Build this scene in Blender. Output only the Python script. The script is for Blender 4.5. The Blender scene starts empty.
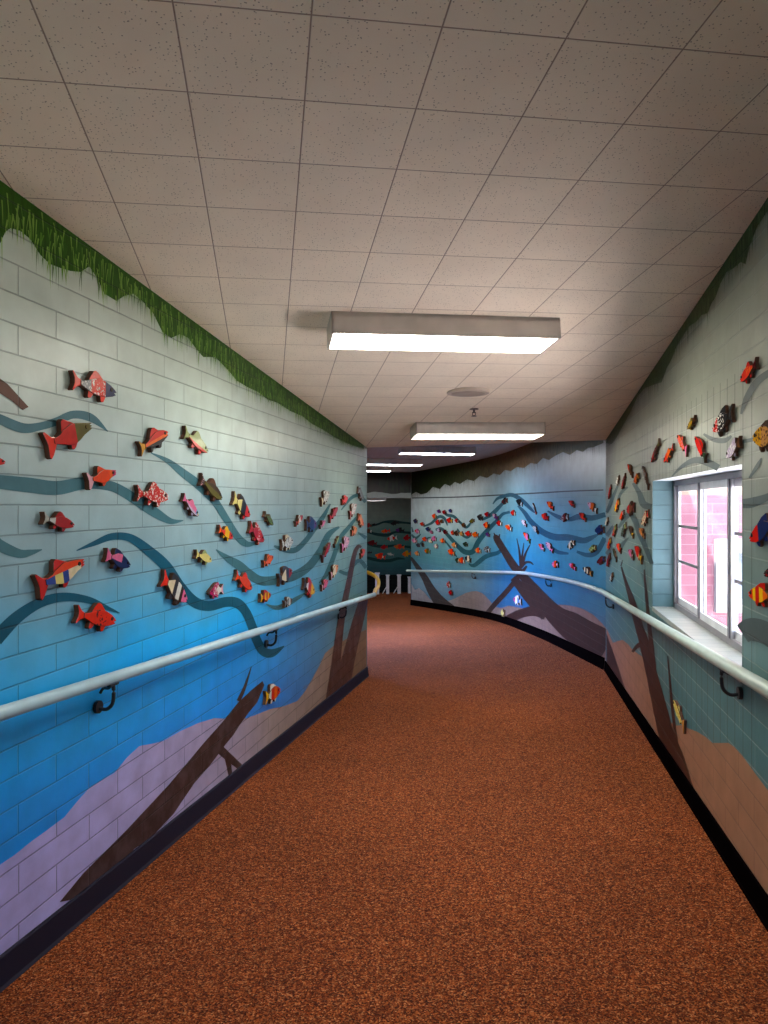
import bpy, bmesh, math, random
from mathutils import Vector, Matrix
random.seed(7)
SC = bpy.context.scene
COL = SC.collection
F, CX, CY = 727.0, 384.0, 505.0        # focal length in pixels, principal point
EYE = 1.414                              # camera height above the floor under it

# ------------------------------------------------------------------ helpers
def lin(c):
    return tuple((x/12.92 if x <= .04045 else ((x+.055)/1.055)**2.4) for x in (v/255 for v in c)) + (1.0,)

class G:                                # tiny node-graph helper
    def __init__(s, name):
        s.m = bpy.data.materials.new(name); s.m.use_nodes = True
        s.t = s.m.node_tree; s.t.nodes.clear()
        s.out = s.t.nodes.new('ShaderNodeOutputMaterial')
        s.b = s.t.nodes.new('ShaderNodeBsdfPrincipled')
        s.t.links.new(s.b.outputs[0], s.out.inputs[0])
    def n(s, kind, **kw):
        o = s.t.nodes.new('ShaderNode' + kind)
        for k, v in kw.items():
            if k in o.inputs: s.put(o.inputs[k], v)
            else: setattr(o, k, v)
        return o
    def put(s, sock, v):
        if isinstance(v, bpy.types.NodeSocket): s.t.links.new(v, sock)
        elif isinstance(v, bpy.types.Node): s.t.links.new(v.outputs[0], sock)
        else: sock.default_value = v
    def math(s, op, a, b=0.0, c=0.0, clamp=False):
        o = s.t.nodes.new('ShaderNodeMath'); o.operation = op; o.use_clamp = clamp
        for i, v in enumerate((a, b, c)): s.put(o.inputs[i], v)
        return o.outputs[0]
    def mix(s, f, a, b, mode='MIX'):
        o = s.t.nodes.new('ShaderNodeMix'); o.data_type = 'RGBA'; o.blend_type = mode
        s.put(o.inputs[0], f); s.put(o.inputs[6], a); s.put(o.inputs[7], b)
        return o.outputs[2]
    def ramp(s, f, stops):
        o = s.t.nodes.new('ShaderNodeValToRGB'); e = o.color_ramp.elements
        while len(e) < len(stops): e.new(.5)
        for q, (p, c) in zip(e, stops): q.position = p; q.color = c
        s.put(o.inputs[0], f); return o.outputs[0]
    def rng(s, v, a, b, c=0.0, d=1.0, smooth=False):
        o = s.t.nodes.new('ShaderNodeMapRange')
        if smooth: o.interpolation_type = 'SMOOTHSTEP'
        for i, x in enumerate((v, a, b, c, d)): s.put(o.inputs[i], x)
        return o.outputs[0]
    def fin(s, color, rough=.5, normal=None, **kw):
        s.put(s.b.inputs['Base Color'], color); s.put(s.b.inputs['Roughness'], rough)
        if normal is not None: s.put(s.b.inputs['Normal'], normal)
        for k, v in kw.items(): s.put(s.b.inputs[k], v)
        return s.m

MATS = {}
def plain(name, c, rough=.5, **kw):
    if name in MATS: return MATS[name]
    g = G(name); co = g.n('TexCoord')
    nz = g.n('TexNoise', Vector=co.outputs['Object'], Scale=9.0, Detail=2.0)
    f = g.rng(nz.outputs[0], .3, .7, .9, 1.06)
    MATS[name] = g.fin(g.mix(1.0, lin(c), g.n('CombineColor', Red=f, Green=f, Blue=f), 'MULTIPLY'), rough, **kw)
    return MATS[name]

GLAZE = dict(red=(208,30,22), crimson=(176,18,26), scarlet=(236,48,20), maroon=(98,14,22), orange=(240,104,28),
    coral=(236,92,66), peach=(240,160,110), yellow=(244,192,44), paleyellow=(226,214,140), gold=(206,150,40),
    cream=(236,222,190), white=(232,232,226), pink=(232,130,168), palepink=(238,184,196), magenta=(190,34,96),
    purple=(98,52,120), lavender=(196,182,206), navy=(32,44,92), blue=(66,84,158), skyblue=(110,150,200),
    black=(22,20,24), charcoal=(52,50,56), grey=(140,142,146), silver=(190,190,186), brown=(96,58,36),
    darkbrown=(58,38,28), tan=(196,144,92), olive=(96,90,36), green=(92,118,62), darkgreen=(40,62,44),
    sage=(150,164,110), teal=(52,104,110))
def glaze(name, matte=False):                        # "red" or "red/white" (second colour as spots)
    key = ('matte_' if matte else '') + 'glaze_' + name.replace('/', '_spotted_')
    if key in MATS: return MATS[key]
    g = G(key); co = g.n('TexCoord'); ps = name.split('/')
    nz = g.n('TexNoise', Vector=co.outputs['Object'], Scale=40.0, Detail=3.0)
    c = g.mix(g.rng(nz.outputs[0], .35, .7, 0, .35), lin(GLAZE[ps[0]]), tuple(x*.55 for x in lin(GLAZE[ps[0]])[:3])+(1,))
    if len(ps) > 1:
        n2 = g.n('TexNoise', Vector=co.outputs['Object'], Scale=85.0, Detail=1.0)
        c = g.mix(g.rng(n2.outputs[0], .54, .60), c, lin(GLAZE[ps[1]]))
    hs = g.n('HueSaturation'); hs.inputs['Saturation'].default_value = 1.12; hs.inputs['Value'].default_value = .8
    g.put(hs.inputs['Color'], c)
    if matte: hs.inputs['Value'].default_value = .95; MATS[key] = g.fin(hs.outputs[0], .7, **{'Specular IOR Level': .03}); return MATS[key]
    MATS[key] = g.fin(hs.outputs[0], .3, **{'Coat Weight': .15, 'Coat Roughness': .1, 'Specular IOR Level': .2})
    return MATS[key]
CLAY = plain('fired_clay', (84,56,42), .8)

def link(o, parent=None):
    COL.objects.link(o)
    if parent is not None: o.parent = parent
    return o
def new_obj(name, bm, mats, parent=None, smooth=False):
    bmesh.ops.recalc_face_normals(bm, faces=bm.faces) if smooth == 'recalc' else None
    me = bpy.data.meshes.new(name); bm.to_mesh(me); bm.free()
    for m in (mats if isinstance(mats, (list, tuple)) else [mats]): me.materials.append(m)
    if smooth: me.shade_smooth()
    return link(bpy.data.objects.new(name, me), parent)
def tag(o, label=None, cat=None, group=None, kind=None):
    for k, v in (('label', label), ('category', cat), ('group', group), ('kind', kind)):
        if v: o[k] = v
    return o
def empty(name, loc, label, cat, group=None, mat=None):
    o = bpy.data.objects.new(name, None); o.empty_display_size = .05
    if mat is not None: o.matrix_world = mat
    else: o.location = loc
    return tag(link(o), label, cat, group)

def quad(bm, pts, mi=0):
    f = bm.faces.new([bm.verts.new(p) for p in pts]); f.material_index = mi; return f
def box(bm, c, s, M=None, mi=0):
    r = bmesh.ops.create_cube(bm, size=1.0)
    for v in r['verts']:
        v.co = Vector((v.co.x*s[0]+c[0], v.co.y*s[1]+c[1], v.co.z*s[2]+c[2]))
        if M is not None: v.co = M @ v.co
    for f in {f for v in r['verts'] for f in v.link_faces}: f.material_index = mi
def tube(bm, pts, r, n=14, caps=True, mi=0):
    pts = [Vector(p) for p in pts]; rings = []; up = Vector((0,0,1))
    for i, p in enumerate(pts):
        t = (pts[min(i+1, len(pts)-1)] - pts[max(i-1, 0)]).normalized()
        a = t.cross(up)
        if a.length < 1e-3: a = t.cross(Vector((1,0,0)))
        a.normalize(); b = a.cross(t).normalized()
        rr = r[i] if isinstance(r, (list, tuple)) else r
        rings.append([bm.verts.new(p + a*math.cos(2*math.pi*k/n)*rr + b*math.sin(2*math.pi*k/n)*rr) for k in range(n)])
    for A, B in zip(rings, rings[1:]):
        for k in range(n):
            f = bm.faces.new((A[k], B[k], B[(k+1)%n], A[(k+1)%n])); f.material_index = mi
    if caps:
        bm.faces.new(rings[0]).material_index = mi; bm.faces.new(rings[-1][::-1]).material_index = mi
def catmull(P, per=8):
    P = [tuple(p) for p in P]; out = []
    Q = [P[0]] + P + [P[-1]]
    for i in range(1, len(Q)-2):
        for k in range(per):
            t = k/per; a, b, c, d = Q[i-1], Q[i], Q[i+1], Q[i+2]
            out.append(tuple(.5*((2*b[j]) + (-a[j]+c[j])*t + (2*a[j]-5*b[j]+4*c[j]-d[j])*t*t + (-a[j]+3*b[j]-3*c[j]+d[j])*t**3) for j in range(len(b))))
    out.append(P[-1]); return out

# ------------------------------------------------------------------ planes (heights relative to the eye, x right, y depth)
def floor_h(x, y): return -1.414 + .030*x - .0558*y
def ceil1_h(x, y): return 1.303 + .02763*x - .08564*y
def ceil2_h(x, y): return .771 + .030*(16.98 - y)
HEAD = .163                             # lintel and panel line on the far wall

class Wall:                             # vertical wall along a plan polyline; (s, h) are metres along and above eye level
    def __init__(s, pts, side):
        s.p = [Vector(p) for p in pts]; s.side = side; s.acc = [0.0]
        for a, b in zip(s.p, s.p[1:]): s.acc.append(s.acc[-1] + (b-a).length)
        s.L = s.acc[-1]
    def frame(s, q):
        i = 0
        while i < len(s.p)-2 and q > s.acc[i+1]: i += 1
        t = (s.p[i+1]-s.p[i]).normalized()
        nrm = Vector((t.y, -t.x)) if s.side == 'L' else Vector((-t.y, t.x))
        return s.p[i] + t*(q-s.acc[i]), t, nrm
    def P(s, q, h, off=0.0):
        p, t, n = s.frame(q); p = p + n*off
        return Vector((p.x, p.y, h + EYE))
    def hit(s, px, py, off=0.0):        # point of the wall seen at a photograph pixel -> (s, h)
        u = (px-CX)/F; best = None
        for i in range(len(s.p)-1):
            a, b = s.p[i], s.p[i+1]; t = (b-a).normalized(); L = (b-a).length
            n = Vector((t.y, -t.x)) if s.side == 'L' else Vector((-t.y, t.x))
            o = a + n*off; den = t.x - u*t.y
            if abs(den) < 1e-6: continue
            k = (u*o.y - o.x)/den; y = o.y + t.y*k
            lo = -1e9 if i == 0 else -1e-3; hi = 1e9 if i == len(s.p)-2 else L+1e-3
            if y > .3 and lo <= k <= hi and (best is None or y < best[1]): best = (s.acc[i]+k, y)
        if best is None: raise ValueError('no hit %s %s' % (px, py))
        return best[0], (CY-py)/F*best[1]

def Xl(y): return -1.259 + .1953*(y-2.384)
def Xr(y): return .8884 + .1915*y
WL = Wall([(Xl(-2.2), -2.2), (Xl(7.886), 7.886)], 'L')
WR = Wall([(Xr(-2.2), -2.2), (Xr(7.83), 7.83)], 'R')
R2 = catmull([(2.388,7.83),(2.26,10.88),(1.876,13.63),(.633,17.06)], 8)
WC = Wall(R2, 'R')
WF = Wall([(-4.2, 21.8), (3.2, 21.8)], 'L')
WALLS = dict(L=WL, R=WR, C=WC, F=WF)

# ------------------------------------------------------------------ materials of the surfaces
def brick_nodes(g, phase=(0.0, 0.0), top=None, flute=None):
    uv = g.n('UVMap'); sep = g.n('SeparateXYZ', Vector=uv.outputs[0])
    s, h = sep.outputs[0], sep.outputs[1]
    mp = g.n('Mapping', Vector=uv.outputs[0]); mp.inputs['Location'].default_value = (phase[0], phase[1], 0)
    bt = g.n('TexBrick', Vector=mp.outputs[0], Scale=1.0)
    bt.inputs['Brick Width'].default_value = .4064; bt.inputs['Row Height'].default_value = .1016
    bt.inputs['Mortar Size'].default_value = .0036; bt.inputs['Mortar Smooth'].default_value = .5
    bt.offset = .5; bt.inputs['Bias'].default_value = 0
    bt.inputs['Mortar'].default_value = (1,1,1,1); bt.inputs['Color1'].default_value = (.9,.9,.9,1); bt.inputs['Color2'].default_value = (1,1,1,1)
    m = bt.outputs['Fac']; tone = bt.outputs['Color']
    if top is not None: m = g.math('MULTIPLY', m, g.math('LESS_THAN', h, top))
    if flute:
        a, b, sp = flute
        fr = g.math('ABSOLUTE', g.math('SUBTRACT', g.math('FRACT', g.math('DIVIDE', s, sp)), .5))
        ln = g.math('MULTIPLY', g.math('LESS_THAN', fr, .045), g.math('MULTIPLY', g.math('GREATER_THAN', s, a), g.math('LESS_THAN', s, b)))
        ln = g.math('MULTIPLY', ln, g.math('LESS_THAN', h, .55))
        g.flute = ln; m = g.math('MAXIMUM', m, g.math('MULTIPLY', ln, .0))
    nz = g.n('TexNoise', Vector=uv.outputs[0], Scale=55.0, Detail=3.0)
    hgt = g.math('SUBTRACT', g.math('MULTIPLY', nz.outputs[0], .12), m)
    bp = g.n('Bump', Strength=.8, Distance=.004, Height=hgt)
    return uv, s, h, m, tone, bp.outputs[0]

def hramp(g, h, stops):
    lo, hi = -2.6, 1.4
    return g.ramp(g.rng(h, lo, hi), [((a-lo)/(hi-lo), lin(c)) for a, c in sorted(stops)])

def wall_paint(name, near, far, s0, s1, mid=None, rough=.38, joint=.34, spec=.4, jc=(.03,.05,.06,1), **bk):
    g = G(name); uv, s, h, m, tone, nrm = brick_nodes(g, **bk)
    n1 = g.n('TexNoise', Vector=uv.outputs[0], Scale=1.7, Detail=4.0)
    hh = g.math('ADD', h, g.rng(n1.outputs[0], .3, .7, -.07, .07))
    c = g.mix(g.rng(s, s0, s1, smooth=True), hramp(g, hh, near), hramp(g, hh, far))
    if mid:                             # (stops, s centre, half width): a third gradient blended in around the middle
        w = g.math('SUBTRACT', 1.0, g.rng(g.math('ABSOLUTE', g.math('SUBTRACT', s, mid[1])), 0.0, mid[2], smooth=True))
        c = g.mix(w, c, hramp(g, hh, mid[0]))
    n2 = g.n('TexNoise', Vector=uv.outputs[0], Scale=6.0, Detail=5.0)
    f = g.rng(n2.outputs[0], .3, .7, .88, 1.08)
    c = g.mix(1.0, c, g.n('CombineColor', Red=f, Green=f, Blue=f), 'MULTIPLY')
    c = g.mix(.6, c, tone, 'MULTIPLY')
    c = g.mix(g.math('MULTIPLY', m, joint), c, jc)
    if bk.get('flute'): c = g.mix(g.math('MULTIPLY', g.flute, .55), c, (.02,.03,.035,1))
    return g.fin(c, rough, nrm, **{'Specular IOR Level': spec})

def mural_paint(name, stops, s0=0.0, s1=1.0, streak=0.0, streak_c=(0,0,0), axis='h', rough=.42, **bk):
    g = G(name); uv, s, h, m, tone, nrm = brick_nodes(g, **bk)
    c = g.ramp(g.rng(s, s0, s1), [(i/max(1, len(stops)-1), lin(q)) for i, q in enumerate(stops)]) if len(stops) > 1 else lin(stops[0])
    if streak:
        mp = g.n('Mapping', Vector=uv.outputs[0])
        mp.inputs['Scale'].default_value = (46, 7, 1) if axis == 'h' else (9, 9, 1)
        n1 = g.n('TexNoise', Vector=mp.outputs[0], Scale=1.0, Detail=4.0, Roughness=.65)
        c = g.mix(g.math('MULTIPLY', g.rng(n1.outputs[0], .45, .62), streak), c, lin(streak_c))
    n2 = g.n('TexNoise', Vector=uv.outputs[0], Scale=8.0, Detail=4.0)
    f = g.rng(n2.outputs[0], .3, .7, .85, 1.1)
    c = g.mix(1.0, c, g.n('CombineColor', Red=f, Green=f, Blue=f), 'MULTIPLY')
    c = g.mix(g.math('MULTIPLY', m, .4), c, (.02,.03,.03,1))
    return g.fin(c, rough, nrm, **{'Specular IOR Level': .12})

# --- carpet
g = G('carpet'); co = g.n('TexCoord')
n1 = g.n('TexVoronoi', Vector=co.outputs['Object'], Scale=230.0)
n2 = g.n('TexNoise', Vector=co.outputs['Object'], Scale=60.0, Detail=4.0)
n3 = g.n('TexNoise', Vector=co.outputs['Object'], Scale=.9, Detail=3.0)
k = g.n('SeparateColor', Color=n1.outputs['Color'])
c = g.ramp(k.outputs[0], [(0, lin((44,16,14))), (.3, lin((100,40,18))), (.6, lin((150,72,30))), (.85, lin((178,100,50))), (1, lin((206,140,90)))])
c = g.mix(g.rng(n2.outputs[0], .4, .65, 0, .6), c, lin((60,24,18)))
f = g.rng(n3.outputs[0], .3, .7, .85, 1.12)
c = g.mix(1.0, c, g.n('CombineColor', Red=f, Green=f, Blue=f), 'MULTIPLY')
M_CARPET = g.fin(c, .95, g.n('Bump', Strength=.8, Distance=.006, Height=g.math('ADD', n2.outputs[0], k.outputs[1])).outputs[0], **{'Specular IOR Level': .15})

# --- ceiling tiles (UV counted in tiles)
def ceiling_mat(name, base, tint):
    g = G(name); uv = g.n('UVMap'); sep = g.n('SeparateXYZ', Vector=uv.outputs[0])
    def line(v): return g.math('ABSOLUTE', g.math('SUBTRACT', g.math('FRACT', g.math('ADD', v, .5)), .5))
    d = g.math('MINIMUM', line(sep.outputs[0]), line(sep.outputs[1]))
    ln = g.rng(d, .003, .010, 1, 0)
    vo = g.n('TexVoronoi', Vector=uv.outputs[0], Scale=32.0)
    pit = g.math('MULTIPLY', g.rng(vo.outputs[0], .16, .25, 1, 0), g.math('GREATER_THAN', g.n('SeparateColor', Color=vo.outputs['Color']).outputs[0], .45))
    nz = g.n('TexNoise', Vector=uv.outputs[0], Scale=1.1, Detail=3.0)
    wn = g.n('TexWhiteNoise', Vector=g.n('VectorMath', operation='FLOOR', Vector=uv.outputs[0]).outputs[0])
    f = g.math('ADD', g.rng(nz.outputs[0], .3, .7, .94, 1.02), g.math('MULTIPLY', wn.outputs[0], .04))
    c = g.mix(1.0, lin(base), g.n('CombineColor', Red=f, Green=f, Blue=f), 'MULTIPLY')
    c = g.mix(g.math('MULTIPLY', pit, .6), c, lin((70,44,36)))
    c = g.mix(g.math('MULTIPLY', ln, .75), c, lin(tint))
    hh = g.math('ADD', g.math('MULTIPLY', ln, -1.0), g.math('MULTIPLY', pit, -.4))
    return g.fin(c, .85, g.n('Bump', Strength=.4, Distance=.004, Height=hh).outputs[0])
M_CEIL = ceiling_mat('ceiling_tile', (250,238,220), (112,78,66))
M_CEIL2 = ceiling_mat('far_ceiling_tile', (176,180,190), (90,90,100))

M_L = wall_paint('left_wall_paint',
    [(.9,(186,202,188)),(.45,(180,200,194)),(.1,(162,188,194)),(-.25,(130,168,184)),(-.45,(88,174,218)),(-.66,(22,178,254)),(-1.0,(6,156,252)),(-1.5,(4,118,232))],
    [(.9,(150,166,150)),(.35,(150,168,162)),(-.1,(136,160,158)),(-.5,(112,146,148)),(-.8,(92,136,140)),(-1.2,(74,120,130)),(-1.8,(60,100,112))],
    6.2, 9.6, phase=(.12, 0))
SW0 = WR.hit(742, 560)[0]; SW1 = WR.hit(652.5, 560)[0]
WR_BK = dict(phase=(0, 0), flute=(SW0-.15, SW1+.5, .115))
M_R = wall_paint('right_wall_paint',
    [(.9,(150,160,146)),(.4,(146,154,142)),(.1,(136,146,138)),(-.3,(112,138,136)),(-.7,(84,132,138)),(-1.1,(66,120,130)),(-1.7,(52,104,116))],
    [(.9,(138,146,134)),(.4,(140,146,134)),(.1,(132,142,132)),(-.3,(116,138,134)),(-.7,(88,132,136)),(-1.1,(66,116,126)),(-1.8,(48,96,110))],
    4.0, 9.0, joint=.4, jc=(.40,.45,.43,1), spec=.15, **WR_BK)  # pale joint colour paints in the highlights on this wall's mortar lines
M_C = wall_paint('curved_wall_paint',
    [(1.1,(124,138,140)),(.4,(136,158,162)),(.15,(128,166,170)),(-.2,(88,158,172)),(-.6,(52,140,162)),(-1.0,(22,112,140)),(-1.6,(16,84,112))],
    [(1.1,(160,166,160)),(.3,(190,200,196)),(0,(186,202,200)),(-.45,(168,194,194)),(-.8,(106,162,170)),(-1.2,(76,146,158)),(-1.5,(38,124,156)),(-2.2,(30,98,134))],
    3.2, 7.2, mid=([(1.1,(130,152,164)),(.4,(150,180,192)),(.1,(122,178,190)),(-.3,(82,168,190)),(-.7,(48,150,186)),(-1.1,(10,116,164)),(-1.7,(8,98,148))], 4.0, 2.6),
    phase=(.1, 0), top=HEAD, rough=.3, joint=.10)
M_F = wall_paint('far_wall_paint',
    [(.2,(120,126,112)),(-.3,(112,130,116)),(-.7,(78,118,108)),(-1.2,(52,104,100)),(-1.7,(30,86,92)),(-2.1,(20,60,70))],
    [(.2,(120,126,112)),(-.3,(112,130,116)),(-.7,(78,118,108)),(-1.2,(52,104,100)),(-1.7,(30,86,92)),(-2.1,(20,60,70))], 0, 6)
M_REVEAL = wall_paint('window_reveal_paint', [(.3,(92,124,134)),(-.8,(88,122,132))], [(.3,(92,124,134)),(-.8,(88,122,132))], 0, 5)

# ------------------------------------------------------------------ flat painting on walls, all inside the wall's own mesh
class Paint:
    def __init__(s, wall, mats, step=None):
        s.w, s.mats, s.bm, s.step = wall, mats, bmesh.new(), step
        s.uv = s.bm.loops.layers.uv.new('UVMap')
        s.lift = 0
    def poly(s, sh, mi, off=None):      # polygon in wall coordinates
        if off is None: s.lift += 1; off = .0016 + .00006*(s.lift % 40)
        b = bmesh.new()
        try: b.faces.new([b.verts.new((q, h, 0)) for q, h in sh])
        except ValueError: b.free(); return
        if s.step:
            qs = [q for q, h in sh]; cuts = [a for a in s.w.acc if min(qs)-.2 < a < max(qs)+.2]
            fine = []
            for a, c in zip(cuts, cuts[1:]): fine += [a + (c-a)*k/2 for k in range(2)]
            for a in fine + cuts[-1:]:
                bmesh.ops.bisect_plane(b, geom=b.verts[:]+b.edges[:]+b.faces[:], plane_co=(a,0,0), plane_no=(1,0,0))
        bmesh.ops.triangulate(b, faces=b.faces[:])
        vm = {}
        for f in b.faces:
            vs = []
            for v in f.verts:
                if v not in vm: vm[v] = s.bm.verts.new(s.w.P(v.co.x, v.co.y, off))
                vs.append(vm[v])
            try: nf = s.bm.faces.new(vs)
            except ValueError: continue
            nf.material_index = mi
            for l, v in zip(nf.loops, f.verts): l[s.uv].uv = (v.co.x, v.co.y)
            c, t, n = s.w.frame(sum(v.co.x for v in f.verts)/3)
            nf.normal_update()
            if nf.normal.dot(Vector((n.x, n.y, 0))) < 0: nf.normal_flip()
        b.free()
    def pix(s, pts, mi, off=None): s.poly([s.w.hit(x, y) for x, y in pts], mi, off)
    def stroke(s, pts, mi, per=7, off=None):   # pts: (x, y, width) along a painted line
        pts = catmull([(p[0], p[1], p[2] if len(p) > 2 else 4) for p in pts], per)
        if off is None: s.lift += 1; off = .0016 + .00006*(s.lift % 40)
        L, R = [], []
        for i, p in enumerate(pts):
            a, b = pts[max(i-1, 0)], pts[min(i+1, len(pts)-1)]
            d = Vector((b[0]-a[0], b[1]-a[1])); d.normalize(); w = max(p[2], .5)/2
            L.append(s.w.hit(p[0]-d.y*w, p[1]+d.x*w)); R.append(s.w.hit(p[0]+d.y*w, p[1]-d.x*w))
        for i in range(len(pts)-1): s.poly([L[i], L[i+1], R[i+1], R[i]], mi, off)
    def face(s, pts, uvs, mi=0):        # free face (reveals, returns)
        f = quad(s.bm, pts, mi)
        for l, u in zip(f.loops, uvs): l[s.uv].uv = u
    def done(s, name): return tag(new_obj(name, s.bm, s.mats), kind='structure')

def band(w, fh, ch, s0, s1, n):          # base quads from floor to ceiling
    out = []
    for i in range(n):
        a, b = s0+(s1-s0)*i/n, s0+(s1-s0)*(i+1)/n
        A, B = w.P(a, 0), w.P(b, 0)
        out.append((a, b, fh(A.x, A.y), fh(B.x, B.y), ch(A.x, A.y), ch(B.x, B.y)))
    return out

def foliage(pt, lower, ch, mi_d, mi_l, mi_m, drip, dens, smin=None, thick_step=3):
    """painted hanging greenery: scalloped mass under the ceiling plus thin strands"""
    low = [pt.w.hit(x, y) for x, y in lower]; low.sort()
    top = []
    for q, h in low:
        p = pt.w.P(q, 0); top.append((q, ch(p.x, p.y)))
    for i in range(len(low)-1):
        n = max(1, int((low[i+1][0]-low[i][0])/.06))
        for k in range(n):
            f0, f1 = k/n, (k+1)/n
            L = lambda A, f: (A[i][0]+(A[i+1][0]-A[i][0])*f, A[i][1]+(A[i+1][1]-A[i][1])*f)
            pt.poly([L(low,f0), L(low,f1), L(top,f1), L(top,f0)], mi_d, .0016)
    s0, s1 = low[0][0], low[-1][0]
    for _ in range(int((s1-s0)*dens)):
        q = s0 + (s1-s0)*random.random()
        i = max(k for k in range(len(low)-1) if low[k][0] <= q) if q > low[0][0] else 0
        f = (q-low[i][0])/max(1e-6, low[i+1][0]-low[i][0]); f = min(max(f, 0), 1)
        hb = low[i][1]+(low[i+1][1]-low[i][1])*f; ht = top[i][1]+(top[i+1][1]-top[i][1])*f
        kind = random.random(); w = random.uniform(.002, .005)
        if kind < .3:                  # drip below the edge
            y0 = hb + random.uniform(.0, .05); y1 = hb - random.uniform(.2, 1)*drip; mi = random.choice((mi_d, mi_m, mi_l))
        else:
            y0 = hb + random.uniform(.15, .95)*(ht-hb); y1 = y0 - random.uniform(.05, .12); y1 = max(y1, hb-.02); mi = random.choice((mi_l, mi_m, mi_l))
        dx = random.uniform(-.012, .012)
        pt.poly([(q-w, y0), (q+w, y0), (q+dx+w*.5, (y0+y1)/2), (q+dx*1.3, y1), (q+dx-w*.6, (y0+y1)/2)], mi, .0045 if mi != mi_d else .0024)

# ------------------------------------------------------------------ the room
def wave_mat(n, st, **bk): return mural_paint(n, st, **bk)
LOG_ST = dict(streak=.7, streak_c=(34,22,20), axis='b')

# ---- left wall
bkL = dict(phase=(.12, 0))
matsL = [M_L,
    mural_paint('left_wave_paint', [(80,120,130),(62,110,124),(54,94,100)], 2, 9.6, **bkL),
    mural_paint('left_wave_blue_paint', [(20,86,110),(16,84,112),(30,88,108)], 2, 9, **bkL),
    mural_paint('left_sand_paint', [(158,156,232),(170,166,228),(152,136,136),(126,102,82)], 3.0, 9.4, **bkL),
    mural_paint('left_log_paint', [(66,50,56),(60,42,40),(70,42,34)], 3, 9.6, streak=.4, streak_c=(100,82,88), axis='b', **bkL),
    mural_paint('left_leaf_dark_paint', [(52,96,20),(50,96,28),(40,78,34)], 2, 9.6, streak=.6, streak_c=(30,64,16), **bkL),
    mural_paint('left_leaf_light_paint', [(136,176,76),(104,146,70)], 3, 9.6, **bkL),
    mural_paint('left_leaf_mid_paint', [(92,142,44),(78,124,50)], 3, 9.6, **bkL),
    mural_paint('left_twig_paint', [(92,56,44)], **bkL)]
p = Paint(WL, matsL)
for a, b, f0, f1, c0, c1 in band(WL, lambda x,y: floor_h(x,y)-.01, lambda x,y: ceil1_h(x,y)+.01, 0, WL.L, 24):
    p.poly([(a,f0),(b,f1),(b,c1),(a,c0)], 0, 0.0)
eL = WL.P(WL.L, 0); rt = Vector((-.9815, .55, 0)).normalized()
f0, f1 = floor_h(eL.x, eL.y)-.01, ceil1_h(eL.x, eL.y)+.01
e2 = eL + rt*3.2
p.face([eL+Vector((0,0,f0)), eL+Vector((0,0,f1+.6)), e2+Vector((0,0,f1+.6)), e2+Vector((0,0,f0-.2))], [(9.9,f0),(9.9,f1),(13,f1),(13,f0)], 0)
sand = [(-4,867),(14,855),(30,842),(48,829),(64,817),(78,800),(89,788),(100,781),(114,773),(127,757),(139,746),(150,744),(163,741),(180,731),(198,723),(214,718),(230,719),(247,718),(260,713),(270,709),(284,706),(297,701),(305,691),(312,679),(319,666),(325,653),(333,646),(341,642),(353,635),(366.3,629.5)]
def base_to_floor(w, top, extra=0):     # close a painted shape along the floor
    sh = [w.hit(*q) for q in top]; bot = []
    for q, h in sh:
        P_ = w.P(q, 0); bot.append((q, floor_h(P_.x, P_.y)+.005))
    return sh, bot
def skirt_shape(pt, top, mi):
    sh, bot = base_to_floor(pt.w, top)
    pt.lift += 1; o = .0016 + .00006*(pt.lift % 40)
    for i in range(len(sh)-1): pt.poly([bot[i], bot[i+1], sh[i+1], sh[i]], mi, o)
skirt_shape(p, sand, 3)
W = lambda pts, mi, per=7: p.stroke(pts, mi, per)
W([(-6,417,9),(0,419.5,10),(22,428,10),(39,426.5,8),(56,421.5,8),(73,414.6,8),(91,418,8),(107.5,431.5,.8)], 1)
W([(-6,482,13),(0,482,14),(28,485,15),(56,488,14),(85,483,12),(110,486,10),(125,493,10),(137,501,10),(154,512,10),(170,521,6),(183,520.5,.8)], 1)
W([(150.5,452.8,1),(167.4,461,5),(182.6,472.8,8),(196,483,9),(206,492,9),(214.8,501.6,8),(226,519,7),(236.7,536,7),(246.5,544,6),(257,543,1)], 1)
W([(-6,541,12),(0,546,12),(18.6,553.5,9),(30,552.5,6),(41.5,549.6,1)], 1)
W([(76,550.6,1),(94.8,543,5),(111.7,536.5,7),(130,538,8),(148.8,551,10),(165.7,566.5,11),(179,586,11),(192.8,601,11),(208,606,10),(225,602,10),(236.7,603,10),(245,611,9),(251,624,9),(256,639,9),(263,651,9),(272,653,8),(284,646,1)], 2)
W([(-5,640,14),(0,634,14),(17,617,12),(39,603,10),(62.6,597,9),(88,600,7),(108,608.5,4),(119.3,613,.8)], 2)
W([(215.6,549.6,1),(227,558,6),(238,565,9),(248.4,573.5,9),(260,580.5,9),(276,580,9),(293.4,576,9),(309,566,8),(320.7,550,7),(328.5,534.5,6),(339,527,2)], 1)
W([(273.8,546,2),(283.6,549.5,5),(295,550,5.5),(305,541,5),(313,530.5,5),(322.7,517,4.5),(330,504,1.5)], 1)
W([(318.8,583,1),(326.6,573.5,4.5),(334.4,554,4.5),(340,538,4.5),(349,526.6,4),(357,516.5,2)], 1)
W([(266,604.4,1),(275.8,607.7,4.5),(285.5,604.8,5),(297.3,598,4),(305,593,1)], 1)
W([(341,510,1),(350,499,3),(358,495.4,3.5),(365.5,502,3.5)], 1)
W([(339,571,3),(348,573.5,4),(354,563.8,4),(360,560.8,4),(366,568,4)], 1)
W([(357.8,532.5,1.5),(366,538,4)], 1)
p.pix([(-6,376),(0,379),(7,384),(28,407),(22,410),(10,400),(-6,390)], 8)
def log(pt, pts, mi):
    sh = [pt.w.hit(*q) for q in pts]; pt.poly(sh, mi)
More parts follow.
